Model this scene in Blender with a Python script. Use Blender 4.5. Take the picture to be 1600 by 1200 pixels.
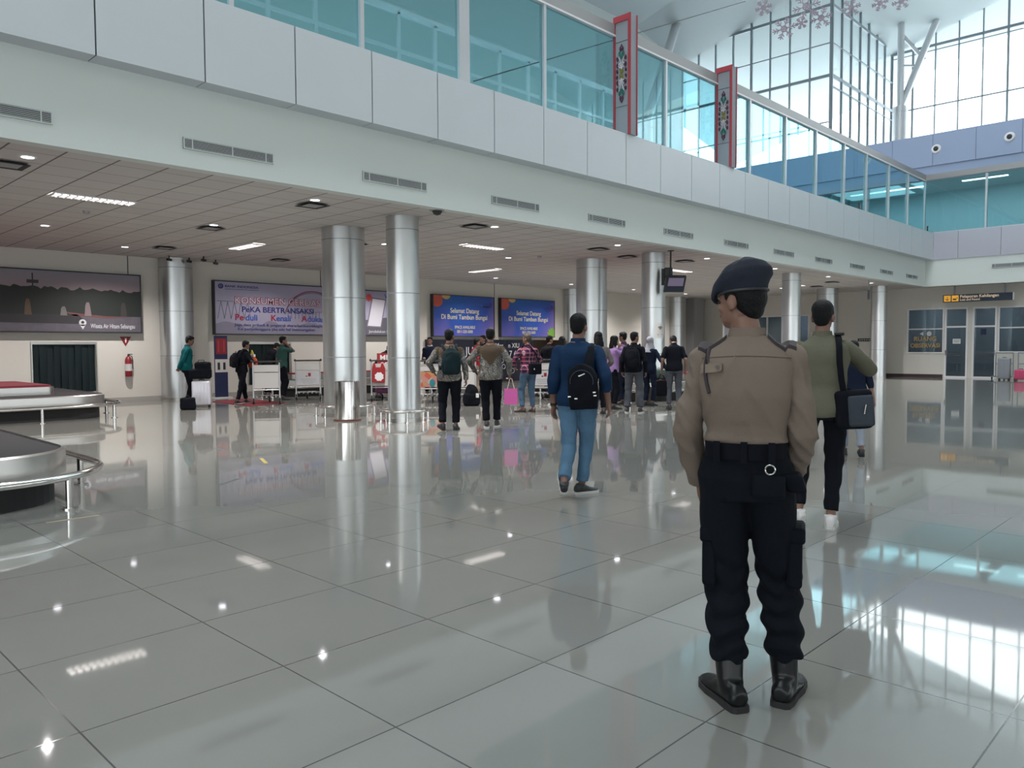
import bpy, bmesh, math, random
from math import sin, cos, pi, radians, sqrt, atan2
from mathutils import Vector as V, Matrix, noise

for o in list(bpy.data.objects):
    bpy.data.objects.remove(o, do_unlink=True)
S = bpy.context.scene
COL = S.collection

# ------------------------------------------------------------------ camera
# world: +X runs along the gallery (right and away), +Y towards the baggage wall, Z up
F = 1224.5
CAM_H = 1.38
MX = ((0.6961121, -0.0374923, 0.7169535), (-0.7179147, -0.0291945, 0.6955187), (-0.0051455, -0.9988704, -0.0472389))
cd = bpy.data.cameras.new('camera')
cam = bpy.data.objects.new('camera', cd)
COL.objects.link(cam)
m = Matrix.Identity(4)
for r in range(3):
    m[r][0], m[r][1], m[r][2] = MX[r][0], -MX[r][1], -MX[r][2]
m[2][3] = CAM_H
cam.matrix_world = m
cd.sensor_width = 36
cd.lens = F / 1600 * 36
cd.clip_start = 0.05
cd.clip_end = 300
S.camera = cam

def ray(px, py):
    a, b = (px - 800) / F, (py - 600) / F
    return V([MX[r][0] * a + MX[r][1] * b + MX[r][2] for r in range(3)])

def gp(px, py, z=0.0):
    """floor (or level z) point seen at that place of the photograph"""
    d = ray(px, py)
    t = (z - CAM_H) / d.z
    return V((d.x * t, d.y * t, z))

# ------------------------------------------------------------------ world, exposure
w = bpy.data.worlds.new('sky')
S.world = w
w.use_nodes = True
wn = w.node_tree
bg = wn.nodes['Background']
bg.inputs[0].default_value = (0.90, 0.965, 1.0, 1)
bg.inputs[1].default_value = 4.2
S.view_settings.view_transform = 'Standard'
S.view_settings.look = 'None'
S.view_settings.gamma = 1
S.view_settings.exposure = 0.25
S.view_settings.use_curve_mapping = False
cy = S.cycles
cy.use_denoising = True
cy.max_bounces = 9
cy.diffuse_bounces = 5
cy.glossy_bounces = 5
cy.transparent_max_bounces = 14
cy.transmission_bounces = 6
cy.caustics_reflective = False
cy.caustics_refractive = False
cy.sample_clamp_indirect = 6
cy.use_light_tree = True

# ------------------------------------------------------------------ materials
def mat(name, col, rough=0.6, metal=0.0, emit=None, estr=1.0, bump=0.0, bscale=30.0, spec=0.5, var=0.0, vscale=3.0, coat=0.0):
    m = bpy.data.materials.new(name)
    m.use_nodes = True
    nt = m.node_tree
    b = nt.nodes['Principled BSDF']
    b.inputs['Base Color'].default_value = (*col, 1)
    b.inputs['Roughness'].default_value = rough
    b.inputs['Metallic'].default_value = metal
    b.inputs['Specular IOR Level'].default_value = spec
    b.inputs['Coat Weight'].default_value = coat
    if emit:
        b.inputs['Emission Color'].default_value = (*emit, 1)
        b.inputs['Emission Strength'].default_value = estr
    tc = nt.nodes.new('ShaderNodeTexCoord')
    if bump:
        n = nt.nodes.new('ShaderNodeTexNoise')
        n.inputs['Scale'].default_value = bscale
        n.inputs['Detail'].default_value = 3
        bp = nt.nodes.new('ShaderNodeBump')
        bp.inputs['Strength'].default_value = bump
        bp.inputs['Distance'].default_value = 0.02
        nt.links.new(tc.outputs['Object'], n.inputs['Vector'])
        nt.links.new(n.outputs['Fac'], bp.inputs['Height'])
        nt.links.new(bp.outputs['Normal'], b.inputs['Normal'])
    if var:
        n = nt.nodes.new('ShaderNodeTexNoise')
        n.inputs['Scale'].default_value = vscale
        n.inputs['Detail'].default_value = 4
        r = nt.nodes.new('ShaderNodeMix')
        r.data_type = 'RGBA'
        r.inputs['A'].default_value = (*[c * (1 - var) for c in col], 1)
        r.inputs['B'].default_value = (*[min(1, c * (1 + var)) for c in col], 1)
        nt.links.new(tc.outputs['Object'], n.inputs['Vector'])
        nt.links.new(n.outputs['Fac'], r.inputs['Factor'])
        nt.links.new(r.outputs['Result'], b.inputs['Base Color'])
    return m

class NT:
    """tiny node helper"""
    def __init__(s, m):
        s.m = m
        s.t = m.node_tree
        s.b = s.t.nodes['Principled BSDF']
        s.tc = s.t.nodes.new('ShaderNodeTexCoord')
    def n(s, kind, **kw):
        x = s.t.nodes.new('ShaderNode' + kind)
        for k, v in kw.items():
            setattr(x, k, v)
        return x
    def l(s, a, b):
        s.t.links.new(a, b)
    def math(s, op, a, b=0.0, c=None):
        x = s.n('Math', operation=op)
        for i, q in enumerate((a, b, c)):
            if q is None:
                continue
            if isinstance(q, (int, float)):
                x.inputs[i].default_value = q
            else:
                s.l(q, x.inputs[i])
        return x.outputs[0]
    def mix(s, f, a, b):
        x = s.n('Mix', data_type='RGBA')
        for k, q in (('Factor', f), ('A', a), ('B', b)):
            if isinstance(q, (int, float)):
                x.inputs[k].default_value = q
            elif isinstance(q, tuple):
                x.inputs[k].default_value = (*q, 1)
            else:
                s.l(q, x.inputs[k])
        return x.outputs['Result']
    def ramp(s, f, stops, interp='LINEAR'):
        x = s.n('ValToRGB')
        x.color_ramp.interpolation = interp
        e = x.color_ramp.elements
        while len(e) < len(stops):
            e.new(0.5)
        for i, (p, c) in enumerate(stops):
            e[i].position = p
            e[i].color = (*c, 1)
        s.l(f, x.inputs[0])
        return x.outputs[0]
    def sep(s, v):
        x = s.n('SeparateXYZ')
        s.l(v, x.inputs[0])
        return x.outputs

def grid_fac(k, c, off, pitch, half):
    """1 within half of a line of a grid"""
    a = k.math('SUBTRACT', c, off)
    a = k.math('DIVIDE', a, pitch)
    fr = k.math('FRACT', a)
    d = k.math('ABSOLUTE', k.math('SUBTRACT', fr, 0.5))
    return k.math('GREATER_THAN', d, 0.5 - half / pitch)

def floor_mat():
    m = mat('polished_floor_tile', (0.3, 0.31, 0.29), 0.045)
    k = NT(m)
    c = k.sep(k.tc.outputs['Object'])
    gx = grid_fac(k, c[0], 0.894, 0.8095, 0.0033)
    gy = grid_fac(k, c[1], 0.662, 0.7945, 0.0033)
    g = k.math('MAXIMUM', gx, gy)
    n = k.n('TexNoise')
    n.inputs['Scale'].default_value = 1.3
    n.inputs['Detail'].default_value = 6
    k.l(k.tc.outputs['Object'], n.inputs['Vector'])
    base = k.mix(n.outputs['Fac'], (0.205, 0.205, 0.190), (0.245, 0.243, 0.225))
    k.l(k.mix(g, base, (0.06, 0.06, 0.056)), k.b.inputs['Base Color'])
    n2 = k.n('TexNoise')
    n2.inputs['Scale'].default_value = 2.0
    n2.inputs['Detail'].default_value = 5
    k.l(k.tc.outputs['Object'], n2.inputs['Vector'])
    r = k.math('MULTIPLY_ADD', n2.outputs['Fac'], 0.05, 0.015)
    k.l(k.math('MAXIMUM', r, k.math('MULTIPLY', g, 0.12)), k.b.inputs['Roughness'])
    k.b.inputs['IOR'].default_value = 1.72
    # very slight waviness of the laid tiles
    n3 = k.n('TexNoise')
    n3.inputs['Scale'].default_value = 0.9
    k.l(k.tc.outputs['Object'], n3.inputs['Vector'])
    bp = k.n('Bump')
    bp.inputs['Strength'].default_value = 0.04
    bp.inputs['Distance'].default_value = 0.02
    k.l(n3.outputs['Fac'], bp.inputs['Height'])
    k.l(bp.outputs['Normal'], k.b.inputs['Normal'])
    return m

def ceil_mat():
    m = mat('mineral_fibre_ceiling_tile', (0.33, 0.31, 0.3), 0.9)
    k = NT(m)
    c = k.sep(k.tc.outputs['Object'])
    gx = grid_fac(k, c[0], 0.13, 0.615, 0.012)
    gy = grid_fac(k, c[1], 10.4, 0.615, 0.007)
    g = k.math('MAXIMUM', gx, gy)
    # each tile a slightly different grey
    wn_ = k.n('TexWhiteNoise', noise_dimensions='2D')
    cx = k.math('FLOOR', k.math('DIVIDE', k.math('SUBTRACT', c[0], 0.13), 0.615))
    cyy = k.math('FLOOR', k.math('DIVIDE', k.math('SUBTRACT', c[1], 10.4), 0.615))
    cb = k.n('CombineXYZ')
    k.l(cx, cb.inputs[0])
    k.l(cyy, cb.inputs[1])
    k.l(cb.outputs[0], wn_.inputs['Vector'])
    base = k.mix(wn_.outputs['Value'], (0.57, 0.545, 0.535), (0.61, 0.585, 0.57))
    k.l(k.mix(g, base, (0.16, 0.14, 0.13)), k.b.inputs['Base Color'])
    return m

def glass_mat(name, tint, refl=0.5, rough=0.0):
    m = bpy.data.materials.new(name)
    m.use_nodes = True
    nt = m.node_tree
    nt.nodes.remove(nt.nodes['Principled BSDF'])
    out = nt.nodes['Material Output']
    tr = nt.nodes.new('ShaderNodeBsdfTransparent')
    tr.inputs[0].default_value = (*tint, 1)
    gl = nt.nodes.new('ShaderNodeBsdfGlossy')
    gl.inputs['Roughness'].default_value = rough
    gl.inputs[0].default_value = (0.85, 0.97, 1, 1)
    fr = nt.nodes.new('ShaderNodeLayerWeight')
    fr.inputs[0].default_value = 0.5
    pw = nt.nodes.new('ShaderNodeMath')
    pw.operation = 'POWER'
    pw.inputs[1].default_value = 4.0
    nt.links.new(fr.outputs['Facing'], pw.inputs[0])
    mu = nt.nodes.new('ShaderNodeMath')
    mu.operation = 'MULTIPLY_ADD'
    mu.inputs[1].default_value = 0.8 * refl
    mu.inputs[2].default_value = 0.045 * refl
    mx = nt.nodes.new('ShaderNodeMixShader')
    nt.links.new(pw.outputs[0], mu.inputs[0])
    nt.links.new(mu.outputs[0], mx.inputs[0])
    nt.links.new(tr.outputs[0], mx.inputs[1])
    nt.links.new(gl.outputs[0], mx.inputs[2])
    nt.links.new(mx.outputs[0], out.inputs[0])
    return m

M = dict(
    floor=floor_mat(), ceil=ceil_mat(),
    wall=mat('cream_plaster_wall', (0.60, 0.575, 0.53), 0.8, bump=0.03, bscale=8),
    band=mat('pale_green_white_paint', (0.66, 0.71, 0.69), 0.75),
    panel=mat('white_aluminium_panel', (0.56, 0.60, 0.635), 0.38, 0.0, var=0.03, vscale=1.2),
    seam=mat('dark_panel_joint', (0.08, 0.09, 0.1), 0.8),
    pinkpanel=mat('pale_pinkish_panel', (0.47, 0.47, 0.54), 0.4),
    parapet=mat('blue_grey_panel', (0.27, 0.34, 0.49), 0.55),  # bluish lens veil put into the parapet colour
    gwall=mat('pale_upper_wall_paint', (0.5, 0.54, 0.54), 0.8),
    roof=mat('pale_grey_roof_lining', (0.40, 0.455, 0.475), 0.8, var=0.05, vscale=0.25),
    glass=glass_mat('teal_tinted_glass', (0.60, 0.82, 0.86), 1.0),
    glass2=glass_mat('teal_tinted_inner_glass', (0.93, 0.98, 0.98), 0.5),
    clear=glass_mat('clear_curtain_glass', (0.97, 0.99, 0.99), 0.4),
    dglass=glass_mat('grey_office_glass', (0.62, 0.67, 0.7), 1.0),
    alu=mat('anodised_aluminium_frame', (0.55, 0.56, 0.58), 0.4, 0.5),
    aludark=mat('grey_glazing_bar', (0.22, 0.26, 0.29), 0.5, 0.2),
    aluwhite=mat('white_powder_coated_frame', (0.72, 0.70, 0.71), 0.45),
    column=mat('brushed_aluminium_cladding', (0.56, 0.575, 0.58), 0.3, 0.9),
    pillar_grey=mat('grey_square_pillar_cladding', (0.33, 0.33, 0.335), 0.5, 0.3),
    steel=mat('polished_stainless_steel', (0.66, 0.64, 0.62), 0.13, 1.0),
    steelr=mat('satin_stainless_steel', (0.55, 0.54, 0.52), 0.3, 1.0),
    black=mat('black_plastic', (0.02, 0.021, 0.024), 0.5),
    rubber=mat('black_rubber', (0.015, 0.015, 0.016), 0.8),
    belt=mat('black_carousel_belt', (0.028, 0.026, 0.029), 0.8, spec=0.2),
    darkteal=mat('dark_green_strip_curtain', (0.004, 0.011, 0.013), 0.45, spec=0.3),
    red=mat('red_paint', (0.22, 0.012, 0.02), 0.4),
    redfab=mat('red_cloth', (0.13, 0.008, 0.016), 0.9),
    white=mat('white_paint', (0.75, 0.75, 0.76), 0.5),
    offwhite=mat('off_white_board', (0.55, 0.54, 0.53), 0.5),
    navy=mat('navy_paint', (0.008, 0.014, 0.06), 0.5),
    lamp=mat('lit_downlight_lens', (0.9, 0.9, 0.95), 0.4, emit=(0.95, 0.93, 1.0), estr=9.0),
    tube=mat('lit_tube_louvre', (0.9, 0.88, 0.85), 0.4, emit=(1.0, 0.93, 0.88), estr=4.0),
    grille=mat('dark_grille_gap', (0.03, 0.035, 0.04), 0.7),
    vent=mat('white_vent_slat', (0.62, 0.66, 0.66), 0.5),
    fin=mat('grey_fin_panel', (0.26, 0.28, 0.31), 0.6),
    finred=mat('red_fin_trim', (0.33, 0.035, 0.05), 0.5),
    skin=mat('brown_skin', (0.20, 0.105, 0.075), 0.55, bump=0.02, bscale=60),
    hair=mat('black_hair', (0.004, 0.004, 0.005), 0.6, bump=0.5, bscale=90, spec=0.2),
)

# ------------------------------------------------------------------ mesh builder
class MB:
    def __init__(s):
        s.v = []
        s.f = []
    def add(s, vs, fs):
        o = len(s.v)
        s.v += [tuple(p) for p in vs]
        s.f += [tuple(i + o for i in f) for f in fs]
        return s
    def box(s, x0, x1, y0, y1, z0, z1, tf=None):
        vs = [V((x, y, z)) for x in (x0, x1) for y in (y0, y1) for z in (z0, z1)]
        if tf:
            vs = [tf(p) for p in vs]
        return s.add(vs, [(0, 1, 3, 2), (4, 6, 7, 5), (0, 4, 5, 1), (2, 3, 7, 6), (0, 2, 6, 4), (1, 5, 7, 3)])
    def rbox(s, x0, x1, y0, y1, z0, z1, r=0.03, tf=None, seg=3):
        """box with rounded vertical and horizontal edges"""
        rings = []
        zs = [(z0 + r * (1 - cos(a)), r * (1 - sin(a))) for a in [i * pi / 2 / seg for i in range(seg + 1)]]
        zs += [(z1 - r * (1 - cos(a)), r * (1 - sin(a))) for a in [i * pi / 2 / seg for i in range(seg, -1, -1)]]
        for z, ins in zs:
            ring = []
            for cx, cy_, a0 in ((x1 - r, y1 - r, 0), (x0 + r, y1 - r, pi / 2), (x0 + r, y0 + r, pi), (x1 - r, y0 + r, 1.5 * pi)):
                for i in range(seg + 1):
                    a = a0 + i * pi / 2 / seg
                    q = r - ins
                    ring.append(V((cx + q * cos(a), cy_ + q * sin(a), z)))
            rings.append([tf(p) for p in ring] if tf else ring)
        return s.loft(rings)
    def loft(s, rings, cap=True, closed=False):
        n = len(rings[0])
        vs = [p for r in rings for p in r]
        fs = []
        L = len(rings)
        for i in range(L if closed else L - 1):
            j = (i + 1) % L
            for k in range(n):
                k2 = (k + 1) % n
                fs.append((i * n + k, i * n + k2, j * n + k2, j * n + k))
        if cap and not closed:
            fs.append(tuple(range(n - 1, -1, -1)))
            fs.append(tuple((L - 1) * n + k for k in range(n)))
        return s.add(vs, fs)
    def tube(s, pts, r, n=10, closed=False, squash=1.0, up=None):
        pts = [V(p) for p in pts]
        rs = list(r) if hasattr(r, '__len__') else [r] * len(pts)
        rings = []
        prev = None
        L = len(pts)
        for i, p in enumerate(pts):
            a = pts[(i - 1) % L] if (i or closed) else p
            b = pts[(i + 1) % L] if (i < L - 1 or closed) else p
            t = (b - a)
            t = t.normalized() if t.length > 1e-9 else V((0, 0, 1))
            if prev is None:
                u = V(up) if up else (V((0, 0, 1)) if abs(t.z) < 0.9 else V((0, 1, 0)))
            else:
                u = prev
            u = (u - t * u.dot(t))
            u = u.normalized() if u.length > 1e-6 else t.orthogonal().normalized()
            prev = u
            w_ = t.cross(u)
            rings.append([p + (u * cos(q) * squash + w_ * sin(q)) * rs[i] for q in [2 * pi * k / n for k in range(n)]])
        return s.loft(rings, cap=not closed, closed=closed)
    def cyl(s, p0, p1, r0, r1=None, n=16):
        return s.tube([p0, p1], [r0, r0 if r1 is None else r1], n)
    def lathe(s, prof, n=32, c=(0, 0, 0)):
        rings = [[V((c[0] + r * cos(a), c[1] + r * sin(a), c[2] + z)) for a in [2 * pi * k / n for k in range(n)]] for r, z in prof]
        return s.loft(rings, closed=prof[0][0] > 0.01)
    def ell(s, c, r, tf=None, n=16, m=10, rot=None):
        c = V(c)
        rings = []
        for i in range(1, m):
            a = pi * i / m
            ring = []
            for k in range(n):
                b = 2 * pi * k / n
                q = V((r[0] * sin(a) * cos(b), r[1] * sin(a) * sin(b), -r[2] * cos(a)))
                if rot:
                    q = rot @ q
                ring.append(c + q)
            rings.append([tf(p) for p in ring] if tf else ring)
        return s.loft(rings)
    def prism(s, poly, y0, y1):
        """2-D outline in x,z extruded along y"""
        n = len(poly)
        vs = [(x, y0, z) for x, z in poly] + [(x, y1, z) for x, z in poly]
        fs = [tuple(range(n)), tuple(range(2 * n - 1, n - 1, -1))] + [(i, i + n, (i + 1) % n + n, (i + 1) % n) for i in range(n)]
        return s.add(vs, fs)
    def hprism(s, poly, z0, z1):
        n = len(poly)
        vs = [(x, y, z0) for x, y in poly] + [(x, y, z1) for x, y in poly]
        fs = [tuple(range(n - 1, -1, -1)), tuple(range(n, 2 * n))] + [(i, (i + 1) % n, (i + 1) % n + n, i + n) for i in range(n)]
        return s.add(vs, fs)
    def mesh(s, name, scale=1.0):
        me = bpy.data.meshes.new(name)
        me.from_pydata([(x * scale, y * scale, z * scale) for x, y, z in s.v], [], s.f)
        bm = bmesh.new()
        bm.from_mesh(me)
        bmesh.ops.recalc_face_normals(bm, faces=bm.faces)
        bm.to_mesh(me)
        bm.free()
        return me
    def build(s, name, material, parent=None, smooth=False, bevel=0.0, scale=1.0):
        me = s.mesh(name, scale)
        me.materials.append(material)
        o = bpy.data.objects.new(name, me)
        COL.objects.link(o)
        if parent:
            o.parent = parent
        if smooth:
            for p in me.polygons:
                p.use_smooth = True
            try:
                me.set_sharp_from_angle(angle=radians(42))
            except Exception:
                pass
        if bevel:
            b = o.modifiers.new('bevel', 'BEVEL')
            b.width = bevel
            b.segments = 2
            b.limit_method = 'ANGLE'
        return o

def fuse(mb, name, material, parent, voxel=0.01, it=4, scale=1.0, fold=None):
    """all closed shapes in mb melted into one continuous surface"""
    me = mb.mesh(name, scale)
    t = bpy.data.objects.new('t', me)
    COL.objects.link(t)
    r = t.modifiers.new('r', 'REMESH')
    r.mode = 'VOXEL'
    r.voxel_size = voxel
    if it:
        q = t.modifiers.new('s', 'SMOOTH')
        q.factor = 0.5
        q.iterations = it
    dg = bpy.context.evaluated_depsgraph_get()
    m2 = bpy.data.meshes.new_from_object(t.evaluated_get(dg))
    bpy.data.objects.remove(t)
    bpy.data.meshes.remove(me)
    if fold:
        nr = [v.normal.copy() for v in m2.vertices]
        for v, n in zip(m2.vertices, nr):
            v.co += n * fold(v.co)
    m2.name = name
    m2.materials.clear()
    m2.materials.append(material)
    for p in m2.polygons:
        p.use_smooth = True
        p.material_index = 0
    o = bpy.data.objects.new(name, m2)
    COL.objects.link(o)
    if parent:
        o.parent = parent
    return o

def tag(o, label=None, cat=None, group=None, kind=None):
    if label:
        o['label'] = label
    if cat:
        o['category'] = cat
    if group:
        o['group'] = group
    if kind:
        o['kind'] = kind
    return o

def thing(name, label, cat, loc=(0, 0, 0), rotz=0.0, group=None, kind=None):
    o = bpy.data.objects.new(name, None)
    o.empty_display_size = 0.1
    COL.objects.link(o)
    o.location = loc
    o.rotation_euler = (0, 0, rotz)
    return tag(o, label, cat, group, kind)

def copy_tree(o, parent=None):
    c = o.copy()
    COL.objects.link(c)
    c.parent = parent
    for ch in list(o.children):
        copy_tree(ch, c)
    return c

def struct(mb, name, material, label, cat, smooth=False):
    return tag(mb.build(name, material, None, smooth), label, cat, None, 'structure')

def text(s, size, x, z, material, parent, y=-0.03, align='CENTER', bold=0.0, name='lettering', sx=1.0, spacing=1.0):
    c = bpy.data.curves.new(name, 'FONT')
    c.body = s
    c.size = size
    c.align_x = align
    c.extrude = 0.002
    c.offset = bold * size
    c.space_character = spacing
    t = bpy.data.objects.new('t', c)
    COL.objects.link(t)
    me = bpy.data.meshes.new_from_object(t.evaluated_get(bpy.context.evaluated_depsgraph_get()))
    bpy.data.objects.remove(t)
    bpy.data.curves.remove(c)
    me.name = name
    me.materials.clear()
    me.materials.append(material)
    o = bpy.data.objects.new(name, me)
    COL.objects.link(o)
    o.parent = parent
    o.location = (x, y, z)
    o.rotation_euler = (pi / 2, 0, 0)
    o.scale = (sx, 1, 1)
    return o

ORD = ['first', 'second', 'third', 'fourth', 'fifth', 'sixth', 'seventh', 'eighth', 'ninth', 'tenth', 'eleventh', 'twelfth', 'thirteenth', 'fourteenth', 'fifteenth', 'sixteenth', 'seventeenth', 'eighteenth', 'nineteenth', 'twentieth', 'twenty-first', 'twenty-second', 'twenty-third', 'twenty-fourth', 'twenty-fifth', 'twenty-sixth', 'twenty-seventh', 'twenty-eighth', 'twenty-ninth', 'thirtieth']
# ------------------------------------------------------------------ large structure
YW = 21.5      # baggage wall
XW = 36.3      # door wall
XL, YN = -14.0, -17.0
HC = 3.8

b = MB()
b.box(XL, 47.2, YN, 24.4, -0.3, 0)
struct(b, 'floor', M['floor'], 'polished grey floor of large square tiles mirroring the hall', 'floor')
b = MB()
b.box(XL, XW + 0.1, 10.45, YW + 0.1, HC, HC + 0.25)
b.box(35.35, XW + 0.1, YN, 10.45, HC, HC + 0.25)
struct(b, 'ceiling', M['ceil'], 'grey gridded tile ceiling under the gallery', 'ceiling')

# baggage wall with conveyor openings
OPEN = [(5.53, 6.95, 0.3, 1.5), (11.1, 12.46, 0.3, 1.5), (23.35, 25.9, 0.0, 1.66)]
b = MB()
x = XL
for x0, x1, z0, z1 in OPEN:
    b.box(x, x0, YW, YW + 0.2, 0, HC)
    b.box(x0, x1, YW, YW + 0.2, z1, HC)
    if z0:
        b.box(x0, x1, YW, YW + 0.2, 0, z0)
    x = x1
b.box(x, XW + 0.2, YW, YW + 0.2, 0, HC)
struct(b, 'wall_back', M['wall'], 'cream baggage claim wall carrying the billboards', 'wall')
b = MB()
b.box(XL, XW, YW - 0.015, YW, 0, 0.12)
struct(b, 'baseboard_back', mat('grey_skirting_tile', (0.36, 0.34, 0.32), 0.4), 'low grey skirting along the baggage wall', 'skirting')
# dim rooms behind the openings
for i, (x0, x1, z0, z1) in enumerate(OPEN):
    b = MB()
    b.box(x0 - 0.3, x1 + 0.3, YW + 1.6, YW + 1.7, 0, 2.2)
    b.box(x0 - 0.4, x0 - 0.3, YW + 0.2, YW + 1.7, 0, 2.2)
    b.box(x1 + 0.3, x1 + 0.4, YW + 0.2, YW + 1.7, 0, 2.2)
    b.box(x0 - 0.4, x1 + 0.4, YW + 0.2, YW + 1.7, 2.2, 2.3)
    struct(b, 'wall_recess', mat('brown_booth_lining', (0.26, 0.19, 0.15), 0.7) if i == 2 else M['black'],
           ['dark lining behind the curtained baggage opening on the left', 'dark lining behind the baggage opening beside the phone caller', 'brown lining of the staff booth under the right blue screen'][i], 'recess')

# wall joint lines above the boards
b = MB()
for xx in (7.78, 13.55, 21.2):
    b.box(xx, xx + 0.02, YW - 0.012, YW, 1.8, HC)
struct(b, 'trim_1', M['seam'], 'thin vertical conduit strips above the billboards', 'trim')

# white band with air slots above the ceiling edge
b = MB()
b.box(XL, 35.5, 10.4, 10.6, HC - 0.02, 5.2)
b.box(35.3, 35.5, YN, 10.4, HC - 0.02, 5.2)
struct(b, 'wall_band', M['band'], 'pale band wall with air slots between ceiling edge and fascia', 'wall')

# fascia of aluminium panels
ZF0, ZF1 = 4.854, 5.945
root = thing('trim_2', 'long fascia of pale aluminium panels running along the gallery edge', 'fascia', (0, 10.1, ZF0), kind='structure')
b = MB(); b.box(XL, 35.28, 0.02, 0.4, 0.01, ZF1 - ZF0 - 0.01); b.build('backing', M['seam'], root)
xs = [3.37 + 1.325 * k for k in range(-13, 25)]
xs = [q for q in xs if q < 35.0] + [35.27]
for a, c in zip(xs[:-1], xs[1:]):
    b = MB(); b.box(a + 0.01, c - 0.01, 0, 0.03, 0, ZF1 - ZF0); b.box(a + 0.007, c - 0.007, 0.03, 0.3, 0, 0.012)
    b.box(a + 0.007, c - 0.007, 0.03, 0.42, ZF1 - ZF0 - 0.012, ZF1 - ZF0)
    b.build('panel', M['panel'], root)
root = thing('trim_3', 'pinkish white fascia panels along the far gallery edge', 'fascia', (35.26, 0, ZF0), kind='structure')
b = MB(); b.box(0.03, 0.4, YN, 10.1, 0.01, ZF1 - ZF0 - 0.01); b.build('backing', M['seam'], root)
ys = [10.1, 9.2] + [9.2 - 1.5 * k for k in range(1, 17)]
for a, c in zip(ys[:-1], ys[1:]):
    b = MB(); b.box(0, 0.03, c + 0.007, a - 0.007, 0, ZF1 - ZF0); b.box(0.03, 0.3, c + 0.007, a - 0.007, 0, 0.012)
    b.build('panel', M['pinkpanel'], root)

# gallery slab
b = MB()
b.box(XL, 35.3, 10.5, 24.4, 5.3, 5.9)
b.box(35.3, 47.2, YN, 24.4, 5.3, 5.9)
struct(b, 'floor_gallery', mat('grey_gallery_floor', (0.3, 0.3, 0.3), 0.3), 'upper gallery floor slab', 'floor')

# gallery glazing: one bay per window
MXS = [-3.5, -1.3, 0.9, 3.1, 5.25, 7.42, 9.6, 11.75, 14.2, 16.05, 18.58, 20.2, 22.4, 24.55, 26.8, 28.8, 31.05, 33.2, 35.35]
ZG = 8.1
wi = 1
for i in range(len(MXS) - 1):
    a, c = MXS[i], MXS[i + 1]
    r = thing('window_%d' % wi, '%s tall teal glass bay of the long gallery front counted from the left end' % ORD[i], 'window', (a, 10.5, 5.9), kind='structure')
    wi += 1
    wd = c - a
    thick = 0.12 if abs(a - 9.6) < 0.01 else 0.035
    b = MB()
    b.box(-thick, thick, -0.06, 0.06, 0, ZG - 5.9)
    b.box(thick, wd, -0.04, 0.04, 0, 0.09)
    b.build('mullion', M['alu'], r)
    b = MB(); b.box(0, wd, -0.05, 0.08, ZG - 5.9 + 0.03, ZG - 5.9 + 0.26); b.build('head_rail', M['aludark'] if False else M['pillar_grey'], r)
    b = MB(); b.box(0, wd, -0.07, 0.05, ZG - 5.9 - 0.01, ZG - 5.9 + 0.03); b.build('glazing_bead', M['aluwhite'], r)
    b = MB(); b.box(thick, wd - 0.035, -0.006, 0.006, 0.09, ZG - 5.9); b.build('pane', M['glass'], r)
ys = [10.5 - 2.25 * k for k in range(12)]
for i in range(11):
    a, c = ys[i], ys[i + 1]
    r = thing('window_%d' % wi, '%s teal glass bay of the far gallery front counted from the inner corner' % ORD[i], 'window', (35.35, a, 5.9), kind='structure')
    wi += 1
    b = MB(); b.box(-0.06, 0.06, -0.035, 0.035, 0, 2.2); b.box(-0.04, 0.04, c - a, 0, 0, 0.09)
    b.build('mullion', M['alu'], r)
    b = MB(); b.box(-0.05, 0.08, c - a, 0, 2.23, 2.46); b.build('head_rail', M['pillar_grey'], r)
    b = MB(); b.box(-0.006, 0.006, c - a + 0.035, -0.035, 0.09, 2.2); b.build('pane', M['glass'], r)

# inner glass partition of the gallery
r = thing('window_%d' % wi, 'second glass partition with mid rail deeper inside the gallery', 'window', (-4, 15, 5.9), kind='structure')
wi += 1
b = MB()
for k in range(23):
    xx = k * 1.12
    b.box(xx - 0.04, xx + 0.04, -0.04, 0.04, 0, 3.35)
b.box(0, 24.7, -0.04, 0.04, 3.3, 3.45)
b.box(0, 24.7, -0.035, 0.035, 2.43, 2.51)
b.build('frame', M['alu'], r)
b = MB(); b.box(0, 24.7, -0.006, 0.006, 0, 3.3); b.build('pane', M['glass2'], r)

# upper back wall of the gallery, windows low down
b = MB()
b.box(XL, 38.5, 24, 24.2, 10.8, 18.3)
struct(b, 'wall_gallery', M['gwall'], 'pale upper wall behind the gallery', 'wall')
b = MB()
for k in range(46):
    b.box(XL + k * 1.15 - 0.04, XL + k * 1.15 + 0.04, 24.02, 24.12, 5.9, 10.8)
for z in (7.4, 9.1):
    b.box(XL, 38.5, 24.03, 24.1, z, z + 0.08)
r = thing('window_%d' % wi, 'bright outer window strip behind the gallery', 'window', (0, 0, 0), kind='structure')
wi += 1
b.build('frame', M['aludark'], r)

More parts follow.
